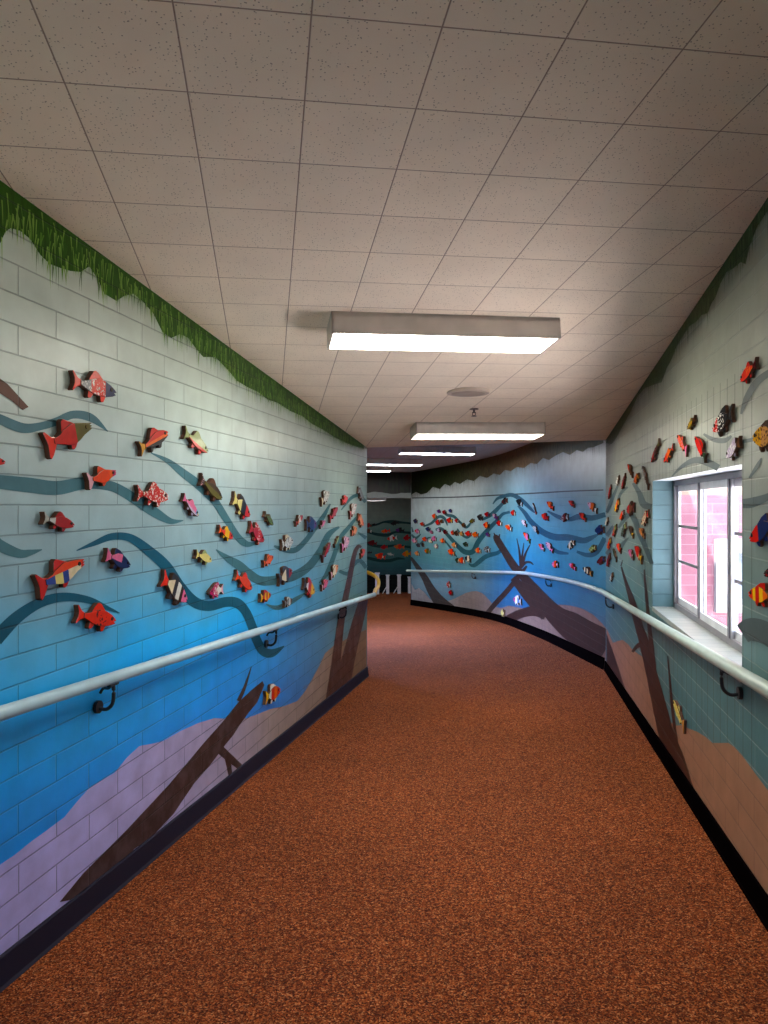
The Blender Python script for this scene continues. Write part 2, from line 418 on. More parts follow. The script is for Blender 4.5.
def floor_px(w, x):                      # photograph y of the floor line under a wall pixel column
    s, _ = w.hit(x, 700); P_ = w.P(s, 0); return CY - F*floor_h(P_.x, P_.y)/P_.y
log(p, [(59,902),(82,874),(104,852),(126,830),(168,785),(205,741),(222,722),(237.5,702.7),(250,691),(262,681),(264,685),(257,702),(248,713),(240,724),(233,735),(224,746),(209,766),(194,783),(173,814),(150,838),(133.6,849),(118,872),(90,896)], 4)
W([(238,701,4),(244,688,3),(251,666.6,.8)], 4, 4)
W([(218,748,9),(228,757,8),(241,768,6)], 4, 4)
W([(227,757,6),(230,775,4)], 4, 4)
W([(331,702,12),(336,660,9),(341,620,7),(348,585,5.5),(354,555,4.5),(358,546.5,3.5),(361,547.5,2)], 4)
W([(340,696,16),(349,655,13),(358,620,11),(364.5,596,8)], 4)
foliage(p, [(-6,243),(0,243),(5,232),(10,228),(20,231),(29.7,239),(40,255),(49.5,264),(60,268),(70,271),(80,272),(89,266.5),(97,278),(104,293.7),(116,301),(124,296),(133.6,293.7),(143,302),(153,313.5),(162,332),(171,338),(180,334),(188,338),(196,349),(203,357),(215,357),(227.6,370),(237,381),(247,387),(258,392),(268,400),(277,402.5),(290,411),(302,416),(312,424),(321.6,429),(334,437),(346,443),(363.5,449)], ceil1_h, 5, 6, 7, .10, 190)
p.done('wall_left')

# ---- right wall with the window opening
HEADH, SILLH, DEP = .165, -.697, .135
matsR = [M_R,
    mural_paint('right_wave_paint', [(74,94,96),(76,92,94),(60,84,88)], 2, 9, **WR_BK),
    mural_paint('right_sand_paint', [(166,124,98),(156,112,90),(150,108,92)], 4, 9, **WR_BK),
    mural_paint('right_log_paint', [(60,30,24),(52,26,22)], 4, 9, streak=.7, streak_c=(48,26,22), axis='b', **WR_BK),
    mural_paint('right_leaf_dark_paint', [(50,84,36),(46,78,40)], 3, 9, streak=.6, streak_c=(22,40,20), **WR_BK),
    mural_paint('right_leaf_light_paint', [(84,112,72)], **WR_BK),
    mural_paint('right_leaf_mid_paint', [(60,92,50)], **WR_BK),
    M_REVEAL, plain('reveal_white_edge', (206,220,226), .4)]
p = Paint(WR, matsR)
cuts = sorted([0, WR.L, SW0, SW1] + [WR.L*i/20 for i in range(1, 20)])
for a, b in zip(cuts, cuts[1:]):
    if b-a < 1e-5: continue
    A, B = WR.P(a, 0), WR.P(b, 0)
    fa, fb, ca, cb = floor_h(A.x,A.y)-.01, floor_h(B.x,B.y)-.01, ceil1_h(A.x,A.y)+.01, ceil1_h(B.x,B.y)+.01
    if SW0-1e-6 <= a and b <= SW1+1e-6:
        p.poly([(a,fa),(b,fb),(b,SILLH),(a,SILLH)], 0, 0.0); p.poly([(a,HEADH),(b,HEADH),(b,cb),(a,ca)], 0, 0.0)
    else: p.poly([(a,fa),(b,fb),(b,cb),(a,ca)], 0, 0.0)
T = DEP + .045
for q, sg in ((SW0, 1), (SW1, -1)):
    p.face([WR.P(q,SILLH), WR.P(q,HEADH), WR.P(q,HEADH,-T), WR.P(q,SILLH,-T)], [(0,SILLH),(0,HEADH),(T,HEADH),(T,SILLH)], 7)
p.face([WR.P(SW0,HEADH), WR.P(SW1,HEADH), WR.P(SW1,HEADH,-T), WR.P(SW0,HEADH,-T)], [(0,0),(2,0),(2,T),(0,T)], 8)
p.face([WR.P(SW0,SILLH-.03), WR.P(SW1,SILLH-.03), WR.P(SW1,SILLH-.03,-T), WR.P(SW0,SILLH-.03,-T)], [(0,0),(2,0),(2,T),(0,T)], 7)
skirt_shape(p, [(606.6,628),(613,643),(618,641),(623,640),(628,644),(633,650),(640,655),(646.5,659),(655,690),(664,715),(675,726),(682,725),(690,729),(698,732),(706,737),(713,743),(720,743),(729,743),(736,748),(743,756),(756,774),(768,790),(780,806)], 2)
skirt_shape(p, [(606.6,633),(612,648),(619,668),(625,688),(631,704),(640,720)], 3)
W = lambda pts, mi, per=7: p.stroke(pts, mi, per)
W([(621.6,567,1.5),(627,585,3.5),(632,600,6),(638,622,8),(645,645,10),(651,670,11),(657,695,13),(667,735,16),(676,760,18),(684,790,20)], 3)
W([(651,662,5),(641,645,5),(632.5,652,2.5)], 3, 5)
W([(644.5,569.5,1.5),(647,600,3),(650,630,4),(654,668,5)], 3, 5)
W([(668,656,1),(671,690,2.2),(674,720,3),(680,765,4)], 3, 5)
W([(621,566,1),(623,560,.8)], 3, 3)
for pts in ([(672,476.6,1),(683,466,3.5),(696,460,6),(709,463,7),(719,468,7)], [(704,434,2),(714,439.5,4.5),(725,440.5,5),(732,436,2)],
    [(741.7,414,2),(747,399,6),(756.7,383,7),(768,374,7),(776,371,7)], [(740,442,3),(753,439.5,4),(768,434,4)],
    [(743,503.5,9),(753,502.5,10),(768,497,7),(780,490,5)], [(743.2,634,20),(752,629.5,23),(768,634,22),(784,648,18)], [(750,478,2),(758,466,4),(762,458,1)],
    [(633.5,483,3),(639.7,493,5),(643.8,504,7),(652,507,6)], [(607,512.5,3),(612,500,3.5),(618,486,2)],
    [(607,536,4.5),(613.7,526,3)], [(619,528,2),(624.6,519,4.5),(631,514,6),(635.6,521,5.5),(639.7,533,5.5),(645,545,5),(652.3,564,4)],
    [(607,554.5,5),(612,546.7,2)], [(619,550,4),(623,544,4),(629,537.5,1)], [(618,500,2),(622,492,3),(628,487,2)]): W(pts, 1)
foliage(p, [(606,443),(612,444),(617,437),(624,424),(631,411),(638,396),(645,388),(653,385),(662,382),(667,368),(672,359),(677,346),(683,336),(690,326),(697,321),(702,315),(708,313),(712,303),(716,297),(721,283),(727,272),(734,268),(741,262),(746,264),(750,246),(758,226),(768,211),(780,196)], ceil1_h, 4, 5, 6, .12, 150)
p.done('wall_right')

# ---- curved wall beyond the corner
bkC = dict(phase=(.1, 0), top=HEAD)
LC = WC.L
matsC = [M_C,
    mural_paint('curved_wave_paint', [(16,84,100),(6,76,106),(24,88,98),(34,84,88)], 0, LC, **bkC),
    mural_paint('curved_sand_paint', [(120,92,84),(134,112,100),(136,120,112),(166,166,178)], 0, LC, **bkC),
    mural_paint('curved_log_paint', [(48,26,24),(60,38,34),(44,32,30)], 0, LC, streak=.6, streak_c=(34,24,24), axis='b', **bkC),
    mural_paint('curved_leaf_paint', [(52,74,54),(76,78,46),(130,100,64),(92,80,46),(44,56,16),(12,20,8)], 0, LC, streak=.6, streak_c=(26,32,16), **bkC),
    mural_paint('curved_leaf_light_paint', [(80,100,62),(156,124,80),(92,104,36),(44,62,24)], 0, LC, **bkC),
    mural_paint('curved_leaf_mid_paint', [(38,58,40),(88,70,40),(52,64,22),(20,30,12)], 0, LC, **bkC),
    mural_paint('panel_shadow_paint', [(58,66,70)], **bkC)]  # shadow under the upper panel's edge, painted as a thin dark line
p = Paint(WC, matsC, step=True)
for i in range(len(WC.p)-1):
    a, b = WC.acc[i], WC.acc[i+1]; A, B = WC.P(a,0), WC.P(b,0)
    p.poly([(a,floor_h(A.x,A.y)-.01),(b,floor_h(B.x,B.y)-.01),(b,ceil2_h(B.x,B.y)+.01),(a,ceil2_h(A.x,A.y)+.01)], 0, 0.0)
eC = WC.P(LC, 0); f0, f1 = floor_h(eC.x,eC.y)-.01, ceil2_h(eC.x,eC.y)+.01
e2 = eC + Vector((2.4, .5, 0))
p.face([eC+Vector((0,0,f0)), eC+Vector((0,0,f1)), e2+Vector((0,0,f1)), e2+Vector((0,0,f0))], [(LC,f0),(LC,f1),(LC+2,f1),(LC+2,f0)], 0)
W = lambda pts, mi, per=6: p.stroke(pts, mi, per)
W([(603.6,490,1.3),(570,491.2,1.3),(538,493,1.4),(500,495,1.3),(460,497,1.2),(412,498,1.1)], 7)
skirt_shape(p, [(607,629),(601,622),(593,614.5),(582,608.5),(571,605.6),(560,604.5),(549.5,605.6),(538,608.5),(526,609),(517,607),(509,605.6),(502,608),(495,607),(487.5,598),(482,593),(476.6,591),(471,591.5),(465.6,593),(458,597),(451,600),(444,602),(436,601),(430,599),(424,592),(419,588),(415,590),(411.5,584)], 2)
for pts in ([(493,504,1),(497,499,2.5),(503,496.5,3.5),(512.5,495,4),(522,500.5,4.5),(531,509,3),(535,513,1)],
    [(518,505.5,2),(525,513,4),(531,521.5,5),(542,531.5,6),(554.7,537,6.5),(568.7,537.5,6.5),(582.8,540.5,6),(590,538.5,5),(598,534.5,2)],
    [(547.7,511,1.5),(557.8,516.5,4),(568.7,519.5,4),(579.7,516.5,6),(592,518,5.5),(605.5,514.5,5)],
    [(551.6,546.6,2),(557.8,552,4),(568.7,553.6,2)], [(577,551.6,2.5),(587.5,555,4.5),(597,552,5),(605,538,5)],
    [(481.7,520,2),(488.8,516.3,3.5),(496,510.5,4),(503.5,502.5,3)],
    [(435.8,530,2.5),(441.5,528.7,3),(448.7,536,3.5),(456,544,4),(464.5,551.7,5),(473,551.5,5),(478.8,541,5),(488.8,529,4.5),(497.4,520.3,3.5),(503,514,3),(510,512.4,2)],
    [(468.8,563.8,1),(474.5,565.3,4),(486,556.5,4.5),(497.4,553,4),(503.5,549,2.5)],
    [(423.5,526.4,1.5),(431.5,523.2,2.6),(438.7,516.8,3),(444.4,518.3,3),(447.6,525.5,1)],
    [(443,511,2),(447.3,515,3),(453.7,516.4,3),(460,522,2.2),(466.6,527.3,2.8),(472.5,520,1)],
    [(411.5,534.5,1.6),(415.8,538,2.6),(421,534,1)], [(411.8,527,1),(413,532,2)], [(457.3,528.7,1.5),(461.6,534.5,2),(467,537.5,2.6),(471,535.5,1.5)],
    [(444.4,540,1.2),(450,547,1.8),(457,557,1.2)], [(419,545,1.2),(425,539.5,1.8),(431,537,1)], [(502.5,513,1),(510,512,2.6)]): W(pts, 1)
W([(495,535,3),(497,539,6.5),(505,552,7),(514,566,8),(523,576,8),(533,588,11),(545,603,15),(557,616,20),(570,625,27),(585,635,30),(597,642,32),(607,648,34)], 3)
W([(513,578,6),(524,590,11),(536,602,15),(548,614,17)], 3)
W([(527,566,2),(519,576,4.5),(508,590,5),(496,603,5),(483,618.5,4.5)], 3)
W([(499,628,10),(509,620,10),(520,614,9),(534,611,10),(546,614,12)], 3)
W([(495.5,536,2),(494,533,1)], 3, 3); W([(499,538,2),(500,534,1)], 3, 3)
W([(517,538.5,.8),(519.5,551,1.8),(521,566,3)], 3, 4); W([(524,543,.8),(522.5,555,2),(521,566,3)], 3, 4)
W([(530.5,544.5,.8),(525.5,554,2),(522,567,3.4)], 3, 4); W([(520,568,4),(526,562.5,2.6),(531,562.5,2),(533.6,565,.8)], 3, 4)
W([(410.9,557.5,2.5),(417,566,4.5),(425,578,6.5),(432,591,9),(440,602,12),(449,611,15)], 3)
foliage(p, [(603.6,443),(600,444.5),(594,447),(588,448),(583,452),(577,450),(570,455),(563,452),(555,456),(549,460),(543,458),(537,464),(531,463),(524,468),(517,467),(511,471),(505,470),(500,475),(494,473.5),(487,478),(480,476),(474,481),(467,479.5),(460,484),(455,482),(450,486),(445,484),(440,489),(433,487),(427,493),(421,494.5),(416,492),(411.3,494.5)], ceil2_h, 4, 5, 6, .17, 110)
p.done('wall_curve')

# ---- far room wall, the lintel over its opening, closing walls
matsF = [M_F, mural_paint('far_wave_paint', [(22,50,48),(20,58,58)], 0, 7), mural_paint('far_base_panel', [(14,14,16)], 0, 7)]
p = Paint(WF, matsF)
L0 = WF.L
for a, b, f0, f1, c0, c1 in band(WF, lambda x,y: floor_h(x,y)-.01, lambda x,y: .25, 0, L0, 6): p.poly([(a,f0),(b,f1),(b,c1),(a,c0)], 0, 0.0)
for pts in ([(360,525,3),(370,525.5,2.5),(377,524.5,2),(384,522,2),(393,522,4),(402,522.5,2.2),(412,523.5,2)],
    [(360,530,3),(368,532,2.4),(378,534.5,3),(388,535,3.2),(396,532,2),(412,533,2.6)],
    [(360,540,3),(372,545,3),(384,546.5,3),(396,545.5,2),(412,547.5,2.5)],
    [(360,556,3),(370,558.5,3),(380,560.5,3.2),(390,560.5,3.2),(398,558.5,2.6),(405,559,.8)]): p.stroke(pts, 1)
a, _ = WF.hit(345, 590); b, _ = WF.hit(425, 590); A, B = WF.P(a,0), WF.P(b,0)
_, hp = WF.hit(390, 574.8)
p.poly([(a,floor_h(A.x,A.y)),(b,floor_h(B.x,B.y)),(b,hp),(a,hp)], 2)
p.done('wall_far')

g = G('lintel_paint'); co = g.n('TexCoord'); sp = g.n('SeparateXYZ', Vector=co.outputs['Object'])
mp = g.n('Mapping', Vector=co.outputs['Object']); mp.inputs['Scale'].default_value = (18, 18, 3)
nz = g.n('TexNoise', Vector=mp.outputs[0], Scale=1.0, Detail=4.0)
n2 = g.n('TexNoise', Vector=co.outputs['Object'], Scale=2.2, Detail=2.0)
leaf = g.mix(g.rng(nz.outputs[0], .42, .62), lin((10,16,8)), lin((26,42,16)))
leaf = g.mix(g.rng(n2.outputs[0], .5, .62, 0, .7), leaf, lin((46,26,12)))
edge = g.math('ADD', EYE + HEAD + .12, g.rng(n2.outputs[0], .3, .7, -.03, .03))
M_LINTEL = g.fin(g.mix(g.math('GREATER_THAN', sp.outputs[2], edge), lin((150,160,154)), leaf), .5)
bm = bmesh.new()
y0, y1 = 17.06, 17.25
for x0, x1 in ((-3.6, .70),):
    box(bm, ((x0+x1)/2, (y0+y1)/2, EYE+(HEAD+.80)/2), (x1-x0, y1-y0, .80-HEAD))
tag(new_obj('trim_1', bm, M_LINTEL), kind='structure')

M_PALE = wall_paint('side_wall_paint', [(1,(150,166,168)),(-2.2,(60,110,130))], [(1,(150,166,168)),(-2.2,(60,110,130))], 0, 5)
p = Paint(Wall([(e2.x-5.5, 0), (0, 1)], 'L'), [M_PALE])
def slab(pt, a, b, z0, z1): pt.face([(a[0],a[1],z0),(b[0],b[1],z0),(b[0],b[1],z1),(a[0],a[1],z1)], [(0,-2.2),(3,-2.2),(3,1),(0,1)], 0)
lend = eL + rt*3.2
slab(p, (lend.x, lend.y), (-3.6, 17.2), -.9, EYE+1.25)
slab(p, (-4.2, 17.0), (-4.2, 21.9), -.9, EYE+.25); slab(p, (3.2, 17.2), (3.2, 21.9), -.9, EYE+.25)
p.done('wall_side_blocker')  # unseen closing walls, added so that sky light does not leak in
bl, br = WL.P(0,0), WR.P(0,0)
p = Paint(WL, [M_PALE]); slab(p, (bl.x, bl.y), (br.x, br.y), -.1, EYE+1.6); p.done('wall_back_blocker')  # unseen end wall, added to keep outside light from the camera end

# ---- floor
bm = bmesh.new()
plan = [(Xl(-2.3),-2.3),(Xr(-2.3),-2.3),(Xr(7.83)+.05,7.83)]
q = [(x+.05, y) for x, y in R2[1:]] + [(3.3,17.0),(3.3,22),(-4.3,22),(-4.3,17.0),(-3.7,17.0),(lend.x,lend.y),(eL.x,eL.y)]
vs = [bm.verts.new((x, y, EYE+floor_h(x, y))) for x, y in plan+q]
f = bm.faces.new(vs); f.normal_update()
if f.normal.z < 0: f.normal_flip()
bmesh.ops.triangulate(bm, faces=bm.faces[:])
tag(new_obj('floor', bm, M_CARPET), kind='structure')

# ---- ceilings
TH, TILE, GX, GY = -.15888, .31567, -.79417, 1.60864
def tile_uv(x, y):
    dx, dy = x-GX, y-GY
    return ((dx*math.cos(TH)-dy*math.sin(TH))/TILE, (dx*math.sin(TH)+dy*math.cos(TH))/TILE)
def ceil_poly(bm, uv, pts, hf, mi):
    vs = [bm.verts.new((x, y, EYE+hf(x, y))) for x, y in pts]; f = bm.faces.new(vs); f.material_index = mi
    f.normal_update()
    if f.normal.z > 0: f.normal_flip()
    for l in f.loops: l[uv].uv = tile_uv(l.vert.co.x, l.vert.co.y)
    bmesh.ops.triangulate(bm, faces=[f])
bm = bmesh.new(); uv = bm.loops.layers.uv.new('UVMap')
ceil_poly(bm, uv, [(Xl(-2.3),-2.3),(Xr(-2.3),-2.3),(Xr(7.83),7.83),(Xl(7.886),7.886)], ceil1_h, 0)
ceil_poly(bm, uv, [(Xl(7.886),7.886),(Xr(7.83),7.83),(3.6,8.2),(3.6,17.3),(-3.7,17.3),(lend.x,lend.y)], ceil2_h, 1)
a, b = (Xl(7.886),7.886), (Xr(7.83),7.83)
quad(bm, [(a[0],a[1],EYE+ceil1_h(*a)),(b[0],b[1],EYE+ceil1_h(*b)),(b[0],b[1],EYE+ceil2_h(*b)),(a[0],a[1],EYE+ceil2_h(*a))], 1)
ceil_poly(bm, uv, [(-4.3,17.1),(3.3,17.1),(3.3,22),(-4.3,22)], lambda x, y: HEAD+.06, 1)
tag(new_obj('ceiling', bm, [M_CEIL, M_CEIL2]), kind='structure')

# ---- baseboards
M_BASE_L = plain('rubber_base_navy', (18,16,42), .7, **{'Specular IOR Level': .3})
M_BASE_R = plain('rubber_base_black', (9,6,7), .9, **{'Specular IOR Level': .0})
def baseboard(name, w, s0, s1, ht, mat, cuts=None):
    bm = bmesh.new(); qs = [s0] + [a for a in w.acc if s0 < a < s1] + [s1]; rows = []
    prof = [(0.0015, ht), (.010, ht), (.013, ht-.006), (.013, .012), (.020, .003), (.020, -.008)]
    for q_ in qs:
        P_ = w.P(q_, 0); fh = floor_h(P_.x, P_.y)
        rows.append([bm.verts.new(w.P(q_, fh+z, o)) for o, z in prof])
    for A, B in zip(rows, rows[1:]):
        for k in range(len(prof)-1): bm.faces.new((A[k], B[k], B[k+1], A[k+1]))
    for R_ in (rows[0], rows[-1]):
        try: bm.faces.new(R_)
        except ValueError: pass
    bmesh.ops.recalc_face_normals(bm, faces=bm.faces[:])
    return tag(new_obj(name, bm, mat), kind='structure')
baseboard('baseboard_left', WL, 0, WL.L, .11, M_BASE_L)
baseboard('baseboard_right', WR, 0, WR.L-.02, .105, M_BASE_R)
baseboard('baseboard_curve', WC, .02, WC.L, .13, M_BASE_R)

# ------------------------------------------------------------------ window
M_FRAME = plain('window_white_metal', (222,222,228), .35)
M_GREYMETAL = plain('window_grey_metal', (126,122,132), .35)
g = G('window_glass'); M_GLASS = g.m
gl = g.n('BsdfGlossy', Roughness=.02); tr = g.n('BsdfTransparent'); mx = g.n('MixShader')
g.put(mx.inputs[0], .05); g.t.links.new(tr.outputs[0], mx.inputs[1]); g.t.links.new(gl.outputs[0], mx.inputs[2]); g.t.links.new(mx.outputs[0], g.out.inputs[0])
def wbar(bm, s0, s1, h0, h1, d0, d1, mi=0):
    P8 = [WR.P(s, h, -d) for s in (s0, s1) for h in (h0, h1) for d in (d0, d1)]
    v = [bm.verts.new(q_) for q_ in P8]
    for ix in ((0,1,3,2),(4,6,7,5),(0,4,5,1),(2,3,7,6),(0,2,6,4),(1,5,7,3)):
        bm.faces.new([v[i] for i in ix]).material_index = mi
def fin_bars(name, bm, mat, parent):
    bmesh.ops.recalc_face_normals(bm, faces=bm.faces[:]); return new_obj(name, bm, mat, parent)
win = bpy.data.objects.new('window_1', None); link(win); win['kind'] = 'structure'
S = lambda x: WR.hit(x, 560, -DEP)[0]
s_l, s_m1, s_m2, s_r = SW1, S(699.5), S(730), SW0
bm = bmesh.new()
wbar(bm, SW0, SW1, HEADH-.035, HEADH, DEP, DEP+.04); wbar(bm, SW0, SW1, SILLH, SILLH+.035, DEP, DEP+.04)
wbar(bm, SW0, SW0+.04, SILLH, HEADH, DEP, DEP+.04); wbar(bm, SW1-.045, SW1, SILLH, HEADH, DEP, DEP+.04)
fin_bars('window_frame', bm, M_GREYMETAL, win)
def sash(s0, s1, d, munt):
    bm = bmesh.new(); w_ = .032
    wbar(bm, s0, s0+w_, SILLH+.035, HEADH-.035, d, d+.014); wbar(bm, s1-w_, s1, SILLH+.035, HEADH-.035, d, d+.014)
    wbar(bm, s0, s1, SILLH+.035, SILLH+.075, d, d+.014); wbar(bm, s0, s1, HEADH-.075, HEADH-.035, d, d+.014)
    o = fin_bars('sash', bm, M_FRAME, win)
    bm = bmesh.new(); wbar(bm, s0+w_, s1-w_, SILLH+.075, HEADH-.075, d+.005, d+.009); fin_bars('pane', bm, M_GLASS, o)
    if munt:
        bm = bmesh.new()
        for hh in munt: wbar(bm, s0+w_, s1-w_, hh-.009, hh+.009, d+.0, d+.004)
        tag(fin_bars('muntin', bm, M_GREYMETAL, o))
    return o
H1 = WR.hit(676, 526, -DEP)[1]; H2 = WR.hit(676, 561, -DEP)[1]
sash(s_m1-.02, SW1-.045, DEP+.02, (H1, H2)); sash(s_m2-.02, s_m1+.02, DEP+.002, ()); sash(SW0+.04, s_m2+.02, DEP+.02, (H1, H2))
bm = bmesh.new()
for sx in (s_m1, s_m2): wbar(bm, sx+.002, sx+.028, SILLH+.035, HEADH-.035, DEP-.006, DEP+.004)
fin_bars('mullion', bm, M_GREYMETAL, win)
g = G('sill_brick'); uv = g.n('UVMap'); bt = g.n('TexBrick', Vector=uv.outputs[0], Scale=1.0)
bt.offset = 0; bt.inputs['Brick Width'].default_value = .105; bt.inputs['Row Height'].default_value = .3
bt.inputs['Mortar Size'].default_value = .004; bt.inputs['Color1'].default_value = lin((150,156,152)); bt.inputs['Color2'].default_value = lin((162,166,160)); bt.inputs['Mortar'].default_value = lin((120,130,130))
M_SILL = g.fin(bt.outputs[0], .4)
bm = bmesh.new(); uvl = bm.loops.layers.uv.new('UVMap'); wbar(bm, SW0+.002, SW1-.002, SILLH-.028, SILLH, -.004, DEP)
bmesh.ops.recalc_face_normals(bm, faces=bm.faces[:])
for f in bm.faces:
    for l in f.loops:
        d = l.vert.co - WR.P(0, 0); c_, t_, n_ = WR.frame(0); l[uvl].uv = (d.x*t_.x+d.y*t_.y, .02+d.x*n_.x*.5+d.y*n_.y*.5+.2)
new_obj('window_sill', bm, M_SILL, win)

# ---- what stands outside the window
g = G('pink_brick'); co = g.n('TexCoord'); mp = g.n('Mapping', Vector=co.outputs['Object']); mp.inputs['Rotation'].default_value = (math.pi/2, 0, 0)
bt = g.n('TexBrick', Vector=mp.outputs[0], Scale=1.0); bt.inputs['Brick Width'].default_value = .42; bt.inputs['Row Height'].default_value = .13; bt.inputs['Mortar Size'].default_value = .005
bt.inputs['Color1'].default_value = lin((124,78,94)); bt.inputs['Color2'].default_value = lin((116,70,86)); bt.inputs['Mortar'].default_value = lin((134,104,114))
nz = g.n('TexNoise', Vector=co.outputs['Object'], Scale=1.6, Detail=3.0)
cc = g.mix(g.rng(nz.outputs[0], .5, .72, 0, .6), bt.outputs[0], lin((150,128,136)))
zz = g.n('SeparateXYZ', Vector=co.outputs['Object']).outputs[2]
M_PINK = g.fin(g.mix(g.math('GREATER_THAN', zz, EYE+.13), cc, lin((146,112,98))), .8)
YO = 9.3
ex = lambda x: (x-CX)/F*YO; ez = lambda y: EYE+(CY-y)/F*YO
bld = empty('brick_building', (5.0, YO, 0), 'pink brick building seen outside through the corridor window', 'building')
def inpar(o, par): o.parent = par; o.matrix_parent_inverse = Matrix.Translation(par.location).inverted(); return o
bm = bmesh.new(); box(bm, (5.4, YO+.15, 1.2), (4.6, .3, 4.6)); inpar(new_obj('brick_wall', bm, M_PINK), bld)
bm = bmesh.new()
wx0, wx1, wz0, wz1 = ex(714), ex(765), ez(612), ez(539)
t_ = .17
box(bm, (wx0+t_/2, YO-.03, (wz0+wz1)/2), (t_, .08, wz1-wz0)); box(bm, (wx1-t_/2, YO-.03, (wz0+wz1)/2), (t_, .08, wz1-wz0))
box(bm, ((wx0+wx1)/2, YO-.03, wz1-t_/2), (wx1-wx0-2*t_, .08, t_)); box(bm, ((wx0+wx1)/2, YO-.03, wz0+t_/2), (wx1-wx0-2*t_, .08, t_))
wf = inpar(new_obj('window_casing', bm, plain('casing_white', (150,150,156), .5)), bld)
bm = bmesh.new(); box(bm, ((wx0+wx1)/2, YO-.01, (wz0+wz1)/2), (wx1-wx0-2*t_, .03, wz1-wz0-2*t_))
inpar(new_obj('pane', bm, plain('outside_pane', (84,98,128), .5)), bld)
bm = bmesh.new(); quad(bm, [(Xr(-3)+.3,-3,-.5),(9,-3,-.5),(9,YO,-.5),(Xr(YO)+.3,YO,-.5)])
tag(new_obj('ground', bm, plain('bounce_ground', (238,226,226), .9)), kind='structure')  # unseen ground, coloured near white to bounce sun up through the window

# ------------------------------------------------------------------ handrails
M_RAIL_L = plain('rail_paint_pale_blue', (166,200,218), .3)
M_RAIL_R = plain('rail_paint_grey_green', (176,196,190), .3)
M_IRON = plain('bracket_iron', (26,26,34), .45)
M_YEL = plain('rail_paint_yellow', (226,176,30), .4)
def bracket(w, s, h, par, off=.075):
    bm = bmesh.new()
    P = lambda hh, o, ds=0: w.P(s+ds, hh, o)
    tube(bm, catmull([P(h-.125,.012), P(h-.128,.045), P(h-.105,.072), P(h-.06,.078), P(h-.02,.075)], 4), .0075, 8)
    tube(bm, catmull([P(h-.02,.075), P(h-.045,.05,.012), P(h-.05,.02,.02), P(h-.07,.006,.02)], 4), .006, 8)
    tube(bm, [P(h-.12,.002), P(h-.12,.016)], .026, 12); tube(bm, [P(h-.026,.075,-.03), P(h-.026,.075,.03)], .009, 8)
    bmesh.ops.recalc_face_normals(bm, faces=bm.faces[:])
    return inpar(new_obj('bracket', bm, M_IRON, None, False), par)
def rail_line(w, a, b, off=.075):
    (s0, h0), (s1, h1) = w.hit(*a, off), w.hit(*b, off); k = (h1-h0)/(s1-s0)
    return lambda s: h0 + k*(s-s0)
rl = empty('handrail', WL.P(2, -1.4, .075), 'pale blue round handrail with yellow end on the left wall', 'handrail')
hl = rail_line(WL, (10, 710.4), (360, 599.2))
bm = bmesh.new(); tube(bm, [WL.P(s_, hl(s_), .075) for s_ in [0.05+i*(WL.L-.02)/20 for i in range(21)]], .024, 18)
inpar(new_obj('rail', bm, M_RAIL_L, None, True), rl)
e = WL.P(WL.L+.03, hl(WL.L), .075)
def at(x, y, d): return Vector(((x-CX)/F*d, d, EYE+(CY-y)/F*d))
bm = bmesh.new(); tube(bm, catmull([tuple(e), tuple(at(375.5,590,8.1)), tuple(at(378,586.5,8.3)), tuple(at(378.3,581,8.4)), tuple(at(375.5,576.5,8.5)), tuple(at(368,572.5,8.6)), tuple(at(360,571,8.7))], 5), .022, 12)
tag(inpar(new_obj('end_return', bm, M_YEL, None, True), rl), 'yellow curved rail end')
for px in (-150, 96, 265, 338): 
    s_ = WL.hit(px, 690)[0] if px > 0 else 1.1
    bracket(WL, s_, hl(s_), rl)
rr = empty('handrail', WR.P(2, -1.2, .075), 'long grey-green handrail under the window bending around the curved wall', 'handrail')
hr = rail_line(WR, (760, 685.2), (612, 597.6))
pts = [WR.P(s_, hr(s_), .075) for s_ in [.05+i*(WR.L-.16)/16 for i in range(17)]]
cpx = [(602.5,592.6),(596,589.4),(585,585.6),(570,581.4),(555,578.2),(540,575.6),(530,573.9),(520,572.9),(505,572.3),(490,572),(470,571.7),(450,571.4),(430,571.1),(415,570.9)]
for x, y in cpx:
    s_, h_ = WC.hit(x, y, .075); pts.append(WC.P(s_, h_, .075))
pts.append(at(407, 570.6, 17.0))
pts = catmull([tuple(q_) for q_ in pts], 4)
bm = bmesh.new(); tube(bm, pts, .026, 16); inpar(new_obj('rail', bm, M_RAIL_R, None, True), rr)
for px in (742, 614): s_ = WR.hit(px, 680)[0]; bracket(WR, s_, hr(s_), rr)
for px, py in ((546,576.6),(472,571.7)):
    s_, h_ = WC.hit(px, py, .075); bracket(WC, s_, h_, rr)

